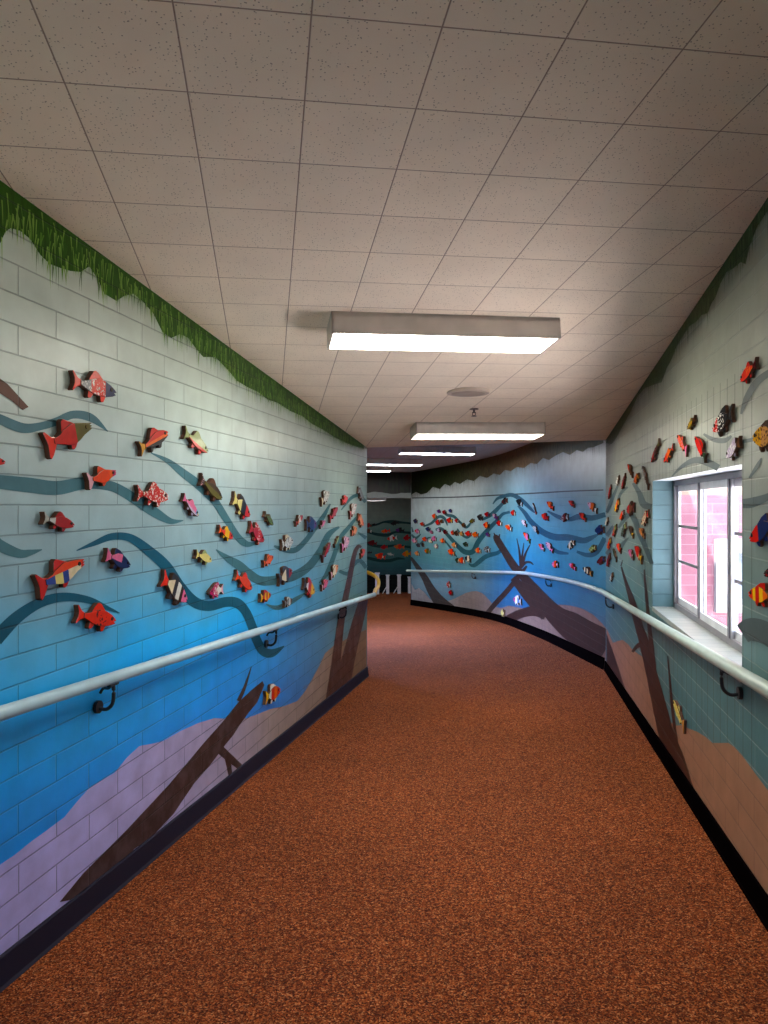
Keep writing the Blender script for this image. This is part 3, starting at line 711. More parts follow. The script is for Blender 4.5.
# ------------------------------------------------------------------ ceiling lights, speaker, sprinkler
M_HOUSE = plain('light_housing', (216,208,200), .5)
g = G('light_lens'); em = g.n('Emission', Strength=27.0); em.inputs[0].default_value = (1.0, .93, .78, 1); g.t.links.new(em.outputs[0], g.out.inputs[0]); M_LENS = g.m
g = G('far_light_lens'); em = g.n('Emission', Strength=26.0); em.inputs[0].default_value = (.95, .97, 1.0, 1); g.t.links.new(em.outputs[0], g.out.inputs[0]); M_LENS2 = g.m
def ceiling_light(x, y, hf, label, mlens, length=1.22, width=.29, drop=.112):
    z = EYE + hf(x, y)
    e_ = .01; gx, gy = (hf(x+e_,y)-hf(x-e_,y))/(2*e_), (hf(x,y+e_)-hf(x,y-e_))/(2*e_)
    n_ = Vector((-gx,-gy,1)).normalized(); X_ = Vector((math.cos(TH), -math.sin(TH), 0)); X_ = (X_ - n_*X_.dot(n_)).normalized(); Y_ = n_.cross(X_)
    M = Matrix((X_, Y_, n_)).transposed().to_4x4(); M.translation = Vector((x, y, z))
    r = empty('ceiling_light', None, label, 'ceiling light', 'box ceiling lights along the corridor', M)
    bm = bmesh.new(); w_, d_ = .012, drop
    box(bm, (0,0,-.012), (length, width, .02))
    for sy in (-1, 1): box(bm, (0, sy*(width-w_)/2, -d_/2), (length, w_, d_))
    for sx in (-1, 1): box(bm, (sx*(length-w_)/2, 0, -d_/2), (w_, width, d_))
    new_obj('housing', bm, M_HOUSE, r)
    bm = bmesh.new(); box(bm, (0, 0, -d_+.008), (length-2*w_-.002, width-2*w_-.002, .010)); new_obj('diffuser', bm, mlens, r)
    return r
def on_ceiling(px, py, hf):              # point of a ceiling seen at a pixel
    u, v = (px-CX)/F, (CY-py)/F; lo, hi = .3, 40.0
    for _ in range(60):
        m = (lo+hi)/2
        if v*m < hf(u*m, m): lo = m
        else: hi = m
    return u*lo, lo
low1 = lambda x, y: ceil1_h(x, y) - .112
low2 = lambda x, y: ceil2_h(x, y) - .112
c1 = on_ceiling(442, 344.5, low1); ceiling_light(*c1, ceil1_h, 'nearest long white box light glowing on the tiled ceiling', M_LENS)
c2 = on_ceiling(477, 437.2, low1); ceiling_light(*c2, ceil1_h, 'second box light from the camera, near the ceiling edge', M_LENS)
for (px, py), lb in (((437,454.2),'third box light, first one on the bluish far ceiling'), ((390,465.2),'fourth box light, between two others on the far ceiling'), ((362,471.2),'farthest box light before the lintel, half hidden by the left wall')):
    c_ = on_ceiling(px, py, low2); ceiling_light(*c_, ceil2_h, lb, M_LENS2)
ceiling_light(-.36, 19.0, lambda x, y: HEAD+.06, 'short box light inside the far room below the lintel', M_LENS2, .8)

x, y = on_ceiling(468, 392, ceil1_h)
sp_ = empty('ceiling_speaker', (x, y, EYE+ceil1_h(x, y)), 'round flat ceiling speaker behind the nearest box light', 'speaker')
def disc(r0, r1, z0, z1, name, mat, par, n=40):
    bm = bmesh.new(); rings = []
    for r_, z_ in ((r1, z0), (r1, z1+.003), (r1-.006, z1), (r0, z1)):
        rings.append([bm.verts.new((math.cos(2*math.pi*k/n)*r_, math.sin(2*math.pi*k/n)*r_, z_)) for k in range(n)])
    for A, B in zip(rings, rings[1:]):
        for k in range(n): bm.faces.new((A[k], A[(k+1)%n], B[(k+1)%n], B[k]))
    bm.faces.new(rings[-1]); bmesh.ops.recalc_face_normals(bm, faces=bm.faces[:]); return new_obj(name, bm, mat, par)
disc(.12, .16, .012, -.014, 'rim', plain('speaker_rim', (196,184,170), .6), sp_)
disc(.02, .125, -.012, -.018, 'grille', plain('speaker_grille', (172,160,148), .7), sp_)
x, y = on_ceiling(474, 409, ceil1_h)
sk = empty('fire_sprinkler', (x, y, EYE+ceil1_h(x, y)), 'small dark fire sprinkler head hanging from the ceiling', 'sprinkler')
disc(.012, .038, .008, -.006, 'plate', plain('sprinkler_plate', (90,84,80), .4), sk, 20)
bm = bmesh.new(); tube(bm, [(0,0,.0),(0,0,-.03)], .008, 10); tube(bm, [(-.014,0,-.028),(-.012,0,-.05),(0,0,-.058)], .003, 6); tube(bm, [(.014,0,-.028),(.012,0,-.05),(0,0,-.058)], .003, 6)
tube(bm, [(0,0,-.058),(0,0,-.062)], .022, 14); box(bm, (0,0,-.03), (.032,.006,.006))
new_obj('head', bm, plain('sprinkler_metal', (70,66,64), .35), sk)

# ------------------------------------------------------------------ white posts by the far wall
M_POST = plain('post_white', (222,216,220), .5)
for x0, x1, yt, dg, lb in ((375.2,379.2,573.5,None,'wide white post nearest the yellow rail end'), (386.2,389.2,575.6,(382.5,592),'second white post along the far wall, with a leaning brace'),
        (397.4,400.8,575.4,(393.5,592),'third white post along the far wall, with a leaning brace'), (408,410.6,577.6,None,'white post farthest right, beside the curved wall end')):
    d = 21.2; X0, X1 = (x0-CX)/F*d, (x1-CX)/F*d; fz = EYE+floor_h(X0, d); tz = EYE+(CY-yt)/F*d
    r = empty('white_post', ((X0+X1)/2, d, fz), lb, 'post', 'white posts by the far wall')
    bm = bmesh.new(); w_ = X1-X0
    box(bm, (0, 0, (tz-fz)/2), (w_, .1, tz-fz)); box(bm, (0,0,(tz-fz)+.012), (w_+.03, .13, .024)); new_obj('post_shaft', bm, M_POST, r)
    if dg:
        bm = bmesh.new(); tube(bm, [(0, -.03, .27), ((dg[0]-(x0+x1)/2)/F*d, -.03, .012)], .014, 6); new_obj('brace', bm, M_POST, r)

# ------------------------------------------------------------------ fish
def sym(*a): return list(a)
SHAPES = {
 'a': dict(body=[(.16,.05),(.28,.085),(.42,.16),(.55,.21),(.7,.205),(.85,.15),(.95,.08),(1,.025),(.93,.0),(.985,-.04),(.9,-.09),(.75,-.145),(.55,-.165),(.4,-.145),(.28,-.09),(.16,-.05)],
    tail=[(.2,.055),(.1,.1),(.01,.21),(-.01,.19),(.035,.05),(.035,-.05),(-.01,-.19),(.01,-.21),(.1,-.1),(.2,-.055)],
    dorsal=[(.33,.09),(.41,.26),(.46,.345),(.51,.365),(.57,.34),(.70,.20),(.72,.15),(.5,.1)], pel=[[(.35,-.08),(.33,-.25),(.36,-.27),(.40,-.255),(.48,-.13),(.42,-.1)],[(.61,-.1),(.63,-.265),(.66,-.285),(.70,-.27),(.77,-.11),(.7,-.09)]], eye=(.86,.055)),
 'b': dict(body=[(.18,.06),(.28,.14),(.4,.23),(.55,.27),(.7,.24),(.85,.16),(.95,.08),(1,.03),(.93,.0),(.985,-.04),(.9,-.11),(.75,-.19),(.55,-.235),(.4,-.2),(.28,-.12),(.18,-.06)],
    tail=[(.22,.07),(.12,.13),(.0,.26),(-.02,.23),(.03,.06),(.03,-.06),(-.02,-.23),(.0,-.26),(.12,-.13),(.22,-.07)],
    dorsal=[(.3,.12),(.30,.36),(.33,.40),(.5,.385),(.66,.29),(.76,.18),(.5,.12)], pel=[[(.38,-.14),(.34,-.32),(.38,-.345),(.44,-.32),(.52,-.2),(.45,-.14)],[(.62,-.16),(.63,-.33),(.67,-.35),(.73,-.28),(.78,-.15),(.7,-.12)]], eye=(.85,.06)),
 'c': dict(body=[(.15,.04),(.28,.075),(.42,.12),(.58,.14),(.74,.135),(.88,.1),(.96,.06),(1,.02),(.94,.0),(.985,-.035),(.9,-.075),(.75,-.11),(.55,-.125),(.4,-.11),(.28,-.075),(.15,-.04)],
    tail=[(.2,.05),(.1,.1),(.02,.2),(-.01,.19),(.01,.05),(.01,-.05),(-.01,-.19),(.02,-.2),(.1,-.09),(.2,-.045)],
    dorsal=[(.4,.08),(.45,.21),(.48,.235),(.53,.22),(.62,.13),(.55,.08)], pel=[[(.38,-.07),(.36,-.2),(.4,-.21),(.48,-.1)],[(.64,-.08),(.65,-.21),(.7,-.21),(.76,-.09)]], eye=(.87,.045)),
 'd': dict(body=[(.16,.05),(.30,.09),(.36,.15),(.55,.23),(.75,.19),(.97,.13),(.995,.11),(.95,.085),(1,.06),(.955,.035),(.985,.005),(.95,-.02),(.8,-.08),(.68,-.16),(.56,-.21),(.44,-.18),(.34,-.13),(.16,-.06)],
    tail=[(.22,.06),(.12,.1),(.02,.23),(-.02,.22),(.02,.06),(.04,-.05),(.03,-.28),(.06,-.33),(.12,-.26),(.22,-.06)],
    dorsal=[(.33,.08),(.37,.33),(.41,.37),(.46,.34),(.66,.2),(.7,.12),(.5,.08)], pel=[[(.5,-.14),(.5,-.28),(.54,-.31),(.59,-.28),(.66,-.16),(.6,-.1)]], eye=(.86,.07)),
}
FISH_GROUP = dict(L='painted clay fish on the left wall', R='painted clay fish on the window wall', C='small clay fish on the curved wall', F='clay fish on the far wall')

def piece(bm, outline, sx, sy, z0, z1, colf, cuts, mats, bevel):
    b = bmesh.new(); b.faces.new([b.verts.new((x*sx, y*sy, 0)) for x, y in outline])
    ring = [(x*sx, y*sy) for x, y in outline]
    for ax, v in cuts:
        v2 = v*(sx if ax == 'x' else sy)
        bmesh.ops.bisect_plane(b, geom=b.verts[:]+b.edges[:]+b.faces[:], plane_co=(v2,0,0) if ax == 'x' else (0,v2,0), plane_no=(1,0,0) if ax == 'x' else (0,1,0))
    boundary = [e_ for e_ in b.edges if e_.is_boundary]
    for f in b.faces:
        c_ = f.calc_center_median(); nm = colf(c_.x/sx, c_.y/sy)
        if nm not in mats: mats.append(nm)
        f.material_index = mats.index(nm)
    vm = {v: (bm.verts.new((v.co.x, v.co.y, z0)), bm.verts.new((v.co.x, v.co.y, z1))) for v in b.verts}
    fs = []
    for f in b.faces:
        nf = bm.faces.new([vm[v][1] for v in f.verts]); nf.material_index = f.material_index; fs.append(nf)
        nf = bm.faces.new([vm[v][0] for v in reversed(f.verts)]); nf.material_index = 0; fs.append(nf)
    top = []
    for e_ in boundary:
        a, c_ = e_.verts
        nf = bm.faces.new((vm[a][0], vm[c_][0], vm[c_][1], vm[a][1])); nf.material_index = 0; fs.append(nf)
    bmesh.ops.recalc_face_normals(bm, faces=fs)
    if bevel:
        es = []
        for e_ in boundary:
            a, c_ = vm[e_.verts[0]][1], vm[e_.verts[1]][1]
            q_ = bm.edges.get((a, c_))
            if q_: es.append(q_)
        for q_ in es:
            for f in q_.link_faces:
                pass
        r_ = bmesh.ops.bevel(bm, geom=es, offset=bevel, segments=2, profile=.6, affect='EDGES', clamp_overlap=True, material=-1)
    b.free()

def fish(wk, tx, ty, nx, ny, hp, shape, spec, label, parts=None):
    w = WALLS[wk]; sh = SHAPES[shape]
    big = math.hypot(nx-tx, ny-ty) > (17 if wk in 'LR' else 999)
    if parts is not None: big = parts
    t = dict(L=.024, R=.017, C=.024, F=.03)[wk]
    (s0, h0), (s1, h1) = w.hit(tx, ty, t), w.hit(nx, ny, t)
    A, B = w.P(s0, h0, 0), w.P(s1, h1, 0)
    cap = dict(L=2.3, R=3.2, C=2.3, F=3.0)[wk]*max(hp/F*(A.y+B.y)/2, .04)
    if abs(s1-s0) > cap:                # never longer than a real plaque of this height
        m_ = (s0+s1)/2; k_ = cap/abs(s1-s0)/2*(s1-s0); s0, s1 = m_-k_, m_+k_; A, B = w.P(s0, h0, 0), w.P(s1, h1, 0)
    P0, tan, nrm = w.frame((s0+s1)/2); N = Vector((nrm.x, nrm.y, 0)); 
    X = (B-A); X -= N*X.dot(N); L = X.length; X.normalize(); Y = N.cross(X)
    mir = 1
    if Y.z < 0: Y = -Y; X = -X; mir = -1
    depth = (A.y+B.y)/2
    hm = (max(hp - .2*abs(ny-ty), .7*hp) if wk == 'R' else max(hp - .45*abs(ny-ty), .35*hp))/F*depth
    ext = max(y for x, y in sh['dorsal']) - min(y for q in sh['pel'] for x, y in q)
    sy = min(max(hm/ext*(.92 if wk == 'C' else 1), (.62 if wk == 'L' else .4)*L), 1.75*L); sx = L*mir
    M = Matrix((X, Y, N)).transposed().to_4x4(); M.translation = A
    tailc, segs, *ex_ = spec.split('|'); segs = segs.split(':'); kv = {}
    for q in (ex_[0].split(',') if ex_ else []): kv[q[0]] = q[2:]
    S_, lo = [], .16
    bounds = []
    for i, q in enumerate(segs):
        nm, *b_ = q.split('.'); bounds.append((float('.'+b_[0]) if b_ else .16+.84*(i+1)/len(segs), nm))
    bounds[-1] = (2.0, bounds[-1][1])
    def bodyc(x, y):
        if 'l' in kv and x > .92: return kv['l']
        if 'b' in kv and y > .055: return kv['b']
        if 'v' in kv and y < -.035: return kv['v']
        for b_, nm in bounds:
            if x < b_: return nm
    cuts = [('x', b_) for b_, _ in bounds[:-1]]
    if 'l' in kv: cuts.append(('x', .92))
    if 'b' in kv: cuts.append(('y', .055))
    if 'v' in kv: cuts.append(('y', -.035))
    at_x = lambda x: bodyc(x, .1 if 'b' in kv else 0)
    fcol = kv.get('f'); dcol = fcol or kv.get('b') or at_x(.5)
    z0, z1 = .0045, .0045+t
    bev = min(.0035, .03*L)
    def mk(): return bmesh.new(), ['#clay']
    def out(name, bm, mats, par=None): return new_obj(name, bm, [CLAY if m == '#clay' else glaze(m, wk in 'RC') for m in mats], par)
    two = lambda c: (lambda x, y: c)
    grp = FISH_GROUP[wk]
    if big:
        r = empty('clay_fish', None, label, 'fish', grp, M)
        bm, ms = mk(); piece(bm, sh['body'], sx, sy, z0, z1, bodyc, cuts, ms, bev); out('body', bm, ms, r)
        bm, ms = mk(); piece(bm, sh['tail'], sx, sy, z0, z1-.003, two(tailc), [], ms, bev); out('tail', bm, ms, r)
        bm, ms = mk(); piece(bm, sh['dorsal'], sx, sy, z0, z1-.004, two(dcol), [], ms, bev*.8); out('dorsal_fin', bm, ms, r)
        for q in sh['pel']:
            bm, ms = mk(); piece(bm, q, sx, sy, z0, z1-.005, two(kv.get('g') or fcol or kv.get('v') or at_x(sum(x for x, y in q)/len(q))), [], ms, bev*.8); out('belly_fin', bm, ms, r)
        ex0, ey0 = sh['eye']; R_ = max(.0035, .028*L)
        eye = [(ex0*sx/sx + math.cos(k*math.pi/5)*R_/abs(sx), ey0 + math.sin(k*math.pi/5)*R_/sy) for k in range(10)]
        bm, ms = mk(); piece(bm, eye, sx, sy, z1-.002, z1+.003, two(kv.get('e', 'black')), [], ms, 0); out('eye', bm, ms, r)
        return r
    bm, ms = mk()
    piece(bm, sh['body'], sx, sy, z0, z1, bodyc, cuts, ms, 0); piece(bm, sh['tail'], sx, sy, z0, z1-.003, two(tailc), [], ms, 0)
    piece(bm, sh['dorsal'], sx, sy, z0, z1-.004, two(dcol), [], ms, 0)
    for q in sh['pel']: piece(bm, q, sx, sy, z0, z1-.005, two(fcol or kv.get('v') or at_x(.5)), [], ms, 0)
    ex0, ey0 = sh['eye']; R_ = .03*L
    eye = [(ex0 + math.cos(k*math.pi/3)*R_/abs(sx), ey0 + math.sin(k*math.pi/3)*R_/sy) for k in range(6)]
    piece(bm, eye, sx, sy, z1-.002, z1+.002, two('black'), [], ms, 0)
    o = out('clay_fish', bm, ms); o.matrix_world = M
    return tag(o, label, 'fish', grp)

FISH = []
def add(*a): FISH.append(a)
# left wall: wall, tail px, nose px, height px, outline, glaze (tail | body from tail to head | extras), label
add('L',72.8,380,116,394,36,'a','scarlet|grey/white.38:scarlet/white.72:navy|f=scarlet','red-orange clay fish with dark blue head, uppermost on the left wall')
add('L',45.7,444,92,428,37,'d','scarlet|red.62:olive|e=olive','big glossy red clay fish with dark olive open-mouthed head on the left wall')
add('L',-24,459,6.8,463,16,'a','red|red','red fish head poking in at the left edge of the photo')
add('L',87.5,480,116,474,24,'d','palepink|coral.74:orange.84:magenta','orange-pink fish with pale tail and magenta nose below the big red fish')
add('L',43.7,518,74,526,23,'a','silver|silver.34:crimson|f=crimson','crimson fish with grey square tail, second up from the striped red-lipped fish')
add('L',37,586,84.6,564,42,'d','red|blue.34:paleyellow.5:blue.62:cream.9:red|b=coral,l=red,f=red','large fish striped blue and cream with puckered red lips, left wall')
add('L',106.6,555,130,566,24,'b','pink|pink.6:navy|v=navy,f=navy','pink triangular fish with navy edge beside the striped red-lipped fish')
add('L',77,614,115.6,622,31,'a','scarlet|scarlet:scarlet/black:scarlet|f=scarlet','orange-red fish with rows of dark dots, nearest above the blue handrail')
add('L',140.3,449,168,433,25,'a','gold|orange|b=red,v=black','red, yellow and black fish left of the olive trout, left wall')
add('L',184.7,432,207.7,452,25,'a','sage|sage|b=sage,v=red,g=red','olive green fish with a red belly pointing down right, left wall')
add('L',137,493,168.7,498,27,'a','red/white|red/white|f=red/white','red fish covered in white speckles over the dark wave, left wall')
add('L',201,479,222,499,26,'a','darkbrown/palepink|olive|b=darkbrown,f=brown','dark brown and olive fish diving over the wave, left wall')
add('L',183.5,497,198,516,18,'a','pink|pink.8:skyblue.9:paleyellow|v=lavender','small pink fish with blue and yellow nose below the brown olive fish')
add('L',233.8,498,250,516,19,'b','paleyellow|paleyellow.42:black.68:red','three-coloured fish, pale yellow tail, black middle and red head')
add('L',219,529,232.5,538,16,'a','orange|scarlet.4:yellow.7:red','small orange, yellow and red fish left of the crimson white-flecked fish')
add('L',250,527,264,541,22,'b','crimson|crimson.5:red/white.7:crimson','crimson fish with white flecks right of the orange and yellow fish')
add('L',196,554,211.4,561,15,'a','paleyellow|paleyellow|f=sage','plain pale yellow fish above the long blue wave, left wall')
add('L',163,578,187,601,34,'b','scarlet|cream.4:charcoal.52:white.66:darkbrown.76:pink','fish with scarlet tail and cream and black bands, pink head')
add('L',223,589,209,593,15,'b','palepink|white.45:magenta/white:magenta','magenta and white fish facing left in the dip of the blue wave')
add('L',236,575,252,589,24,'a','coral|coral|f=scarlet','coral red fish with raised tail above the small striped fish')
add('L',263.7,564,273,557,15,'a','orange|orange/red|f=orange','orange fish with yellow fins tilting up, middle of the left wall')
add('L',265,514,273,525,13,'a','olive|green/darkbrown|f=olive','little olive green fish right of the three-coloured fish')
add('L',282,545,293,541,18,'b','white/black|white/black|f=cream','white fish with black mottling sitting on the short upper wave')
add('L',279,580,292,571,18,'b','charcoal|cream.5:charcoal.72:crimson','cream and charcoal fish with crimson head on the long lower wave')
add('L',260.7,598,270.5,595,12,'b','yellow|red.35:yellow.5:red.65:yellow.8:red','small red and yellow striped fish under the coral fish')
add('L',284.8,604,292,600,11,'b','grey|grey.5:white.7:brown','small grey, white and brown fish on the lowest short wave')
add('L',296,524,302.7,516,13,'a','red|orange.4:white.6:red','orange, white and red banded fish left of the navy fish')
add('L',306,525,317,524.5,15,'b','navy|navy.72:purple','navy blue fish with a purple head, left wall')
add('L',321.7,502,329.5,492.5,15,'b','cream|white/brown|f=white/brown','white fish with brown flecks, highest near the far end of left wall')
add('L',330,519,337.7,508,15,'c','crimson|crimson','crimson fish slanting up below the brown-flecked white fish')
add('L',320.7,527,325,521,9,'a','palepink|pink','tiny pink fish right of the navy and purple fish')
add('L',322.7,559,330.5,543,17,'c','maroon|crimson|f=maroon','dark red slim fish pointing steeply up, far part of left wall')
add('L',335,546,339,536,9,'c','teal|sage','tiny grey green fish right of the dark red slim fish')
add('L',342,548,349.4,539,13,'b','pink|palepink/purple','pale pink fish with purple flecks near the far end, left wall')
add('L',331,576,338,566,13,'b','palepink|cream.6:peach','cream and peach fish left of the brown pole top, left wall')
add('L',322,588,328,581,11,'b','palepink|pink/coral','rose pink fish just right of the red and yellow two-toned fish')
add('L',303.5,584,315,592,16,'b','charcoal|white.36:red.6:yellow','fish with charcoal tail, red middle and yellow head above handrail')
add('L',342,502,348,498,9,'b','scarlet|scarlet','small plain scarlet fish beside the upper end of the highest wave')
add('L',350,515,356.4,505,14,'b','red/white|white/red','white fish with red blotches near the far corner, left wall')
add('L',358.5,490,363.5,499,13,'b','grey|grey/brown','grey brown fish highest at the very end of the left wall')
add('L',358.4,517,363.6,525,12,'b','orange|peach.6:orange','peach and orange fish at the end of the left wall, below the grey one')
add('L',352,533,357,528.8,9,'b','orange|peach/orange','pale orange speckled fish just left of the last wave, left wall')
add('L',361,556,365,550,9,'b','scarlet|coral','lowest coral fish at the far edge of the left wall')
add('L',265.7,698,280,690,20,'b','yellow|white.35:red.55:orange.75:red|f=white','red and white striped fish under the handrail beside the dark log')
# window wall
add('R',756,363,741,381,24,'a','maroon|scarlet/orange:scarlet|f=red','orange-red fish with dark tail, uppermost on the window wall')
add('R',732,413,713,430,30,'b','black|black.36:black/white.7:red/white|f=black','black fish with white lines and a red head above the window')
add('R',778,436,753,438,33,'b','brown|tan/darkbrown.6:gold/darkbrown|f=darkbrown','big tan leopard-spotted fish at the right edge of the photo')
add('R',739.5,442,726.5,457,22,'b','brown|lavender/white|f=lavender','lavender and white fish with brown tail just above the window corner')
add('R',705,458,695,437,20,'b','darkgreen|red|f=red','bright red fish with a dark green tail hanging above the window')
add('R',686.5,451,677.5,436,17,'c','pink|orange/pink','orange and pink fish left of the bright red green-tailed fish')
add('R',673,447,664,462,15,'a','red|orange:scarlet','orange fish with yellow belly, second from the left above the window')
add('R',658.7,442,651.5,462,13,'c','olive|maroon:crimson','dark red slim fish with olive tail by the window top left corner')
add('R',694.7,418,687.8,429,13,'a','brown|olive/gold','small brown olive fish alone above the row over the window')
add('R',776,521,750,540,32,'b','navy|navy.62:red|f=navy','navy blue fish with big red head right of the window')
add('R',773,597,749,594,25,'b','tan|orange.35:yellow.5:red.66:yellow.78:scarlet|f=red','red, orange and yellow banded fish right of the window')
add('R',790,570,761.5,574,20,'a','black|black:black/crimson','nose of a black fish at the right photo edge between two bright fish')
add('R',684,727,673.5,701,22,'c','tan|paleyellow/gold|f=paleyellow','pale yellow fish alone below the handrail on the window wall')
add('R',610.7,486.5,608.3,499,9,'b','red|red','plain red fish nearest the corner on the window wall')
add('R',618.8,477.5,615.8,485,8,'b','brown|white/brown','small white and brown fish up beside the corner, window wall')
add('R',625,475.5,621.7,489,11,'b','maroon|maroon:crimson','dark maroon fish right of the small white and brown one')
add('R',632,475,627.7,464.5,11,'b','brown|brown:scarlet/brown','reddish brown fish at the top of the cluster left of the window')
add('R',638.4,475.6,634,482,10,'b','gold|orange/brown','mottled gold fish under the reddish brown topmost fish')
add('R',648,487,642,466.5,11,'c','charcoal|grey/brown','dark grey brown slim fish close to the window reveal, tail down')
add('R',618.8,501.6,614.6,511,10,'b','gold|orange:yellow','orange-yellow fish left of the brown arch of waves')
add('R',636,507.5,625,510.5,15,'b','maroon|brown:crimson/brown|f=darkbrown','wide dark brown red fish on the crown of the painted arch')
add('R',623.5,512.5,619.8,519,8,'b','palepink|coral','small coral fish at the left foot of the painted arch')
add('R',648.2,513.5,641.5,524,14,'b','red/cream|cream/red','cream fish with red speckles close beside the window reveal')
add('R',616.6,527,612,535.5,9,'b','green|crimson/sage','small crimson and sage fish above the orange triangle fish')
add('R',625.8,525.5,620.8,536,10,'b','sage|darkgreen/grey','grey green fish below the arch, window wall')
add('R',632.6,536,628.8,526,9,'b','yellow|darkbrown','dark brown fish with yellow tail, right of the grey green one')
add('R',644,536,639.2,529,9,'b','tan|tan/orange','tan fish beside the right leg of the painted arch')
add('R',611,540.5,606.8,547.5,9,'b','yellow|scarlet:orange','orange-red fish with yellow tail low beside the corner')
add('R',620.6,551,616.6,544.5,9,'b','red|coral:scarlet','red-orange fish above the dark green drooping fish')
add('R',616,559.5,612.8,549,9,'c','black|darkgreen','black green fish with tail hanging down near the corner')
add('R',633,557.5,628.3,550,9,'b','palepink|pink','plain pink fish left of the red and yellow two-toned one, window wall')
add('R',641.3,560,634.8,546.5,14,'b','yellow|paleyellow.3:red','red fish with pale yellow tail, lowest large one left of the window')
add('R',610,556,606.4,566,9,'b','maroon|maroon:red','dark red fish lowest beside the corner above the handrail')
add('R',613,575,609.4,580,7,'b','brown|white/brown','little white fish with brown marks just over the handrail corner')
add('R',607.8,519.5,605.2,524.5,7,'b','cream|cream','tiny cream fish right in the wall corner')
# curved wall
add('C',507.5,500.5,500.6,502,8,'b','maroon|black:maroon','black and maroon fish left on the high wave, curved wall')
add('C',523,504.5,514.8,500.6,9,'b','white|black','black fish with white tail on the top of the long wave')
add('C',535.8,513.5,532.4,503,6,'c','red|grey:white','thin grey, white and red fish beside the falling wave')
add('C',555,508.5,544.8,502,10,'b','scarlet|red:orange:red','large red and orange fish high on the curved wall')
add('C',575,506,567.4,501,8,'b','crimson|red','plain red fish alone near the top, right part of curved wall')
add('C',598.4,511,585.6,503,12,'b','white|darkbrown.3:orange.6:palepink','orange and white fish with brown marks, highest near the corner')
add('C',516,513.6,509.5,512.5,7,'b','white|red','red fish with white tail at the end of the short teal dash')
add('C',548.6,518.5,540.8,515,10,'b','crimson|crimson:scarlet','crimson fish under the large red and orange fish')
add('C',569,517,559.4,518.6,10,'b','white|maroon:maroon/white','dark maroon fish with white fins in the dip of the upper right wave')
add('C',586,520,578.4,512.8,9,'b','red|scarlet:crimson','scarlet fish crossing the upper right wave')
add('C',512,529.5,504.8,525.8,9,'b','white|scarlet:orange|f=cream','orange and cream fish right of the log hand shape')
add('C',526,525.5,521.2,520,8,'b','palepink|white/pink','white and pink fish left of the long middle wave')
add('C',538,532.5,532,526,8,'b','brown|white/brown','white and brown fish touching the long middle wave')
add('C',605,530,593.2,530.4,11,'b','navy|navy','dark navy fish at the right end of the long middle wave')
add('C',531,541.5,521.8,532.3,10,'b','green|pink:coral','pink fish with a green tail above the branch crossing')
add('C',544.3,550,537.7,543.8,8,'b','palepink|pink:coral','rose fish left of the pink and white pair')
add('C',554,551.5,544.3,542.3,10,'b','pink|palepink:pink/white','large pink and white fish in the middle of the curved wall')
add('C',576.3,543.3,564.8,547,10,'b','cream|darkgreen:cream:darkgreen','dark green fish with cream bands below the long wave')
add('C',596.3,548,587.8,550,9,'b','paleyellow|green/paleyellow','mottled yellow green fish on the lower right wave')
add('C',558.5,565.4,551,563.6,9,'b','palepink|coral:pink','coral pink fish over the handrail, left of the two-pink one')
add('C',576.4,569.3,568,563.4,9,'b','pink|crimson:pink','crimson and pink fish over the handrail, left of the striped one')
add('C',593.4,574.5,580.8,567.5,12,'b','tan|black.35:cream.5:black.65:cream.8:black','black and cream striped fish just over the handrail')
add('C',604.2,559,596.8,562.5,10,'b','navy|maroon','dark maroon fish with navy tail lowest near the corner')
add('C',482.4,518.4,477,516.6,8,'b','black|black','black spiky fish left of the rising wave')
add('C',489.2,515,484.2,514,6,'b','purple|crimson','crimson fish with purple tail on the rising wave')
add('C',497.6,518.5,492.6,514.5,8,'c','purple|purple:palepink','purple and pale pink fish under the rising wave')
add('C',488.8,526,483.2,524.6,8,'b','black|orange:red','orange-red fish with black tail below the rising wave')
add('C',501.4,524,496,522.8,7,'b','white|red:crimson','red and white fish left of the orange and cream fish')
add('C',489.3,535.5,485.4,533.6,6,'b','purple|purple','violet fish just under the rising wave')
add('C',470.8,534.4,464.9,533.2,7,'b','red|red','bright red fish left of the plain orange one')
add('C',477.8,535.3,471.8,534.3,7,'b','orange|orange','plain orange fish right of the bright red one, curved wall')
add('C',480.6,551.4,474.9,549.8,7,'b','cream|coral:peach','peach fish at the right end of the deep wave dip')
add('C',489.4,550.4,483.5,548.7,8,'b','white|charcoal/white','white and charcoal fish above the lowest wave')
add('C',467.4,545,462.7,543.8,6,'b','darkgreen|darkgreen','dark green fish in the hollow of the deep wave')
add('C',470.6,560.5,464.9,557.6,9,'b','darkgreen|cream:charcoal','cream and charcoal fish at the start of the lowest wave')
add('C',464.4,561.3,458.7,559.6,8,'b','cream|scarlet:orange','scarlet and orange fish lowest left of the lowest wave')
add('C',458.6,561,455.2,559.8,6.5,'b','cream|darkgreen','dark green and cream fish left of the lowest scarlet one')
add('C',454.4,553.6,447.7,550.7,9,'b','peach|scarlet:orange','orange-red fish left of the deep wave, curved wall')
add('C',456.3,546,451.4,544.6,6.5,'b','cream|peach','pale peach fish above the orange-red one, left of the deep wave')
add('C',452,521,446.3,519.8,7,'b','yellow|red','red fish with yellow tail at the tip of the far hump wave')
add('C',439.7,523.3,435.2,522,7,'b','crimson|red:crimson','plain crimson fish under the far hump wave')
add('C',445.8,513,442,511.6,5.5,'b','maroon|crimson','dark crimson fish topmost on the far part')
add('C',436,517,431.9,515.6,6.5,'b','sage|coral','coral fish with sage tail left of the far hump')
add('C',440,511.8,436.8,510.8,4.5,'b','purple|purple','tiny violet fish above the far hump wave')
add('C',451.2,511.3,448.5,510.3,4.5,'b','blue|blue','tiny blue fish right of the topmost dark crimson fish')
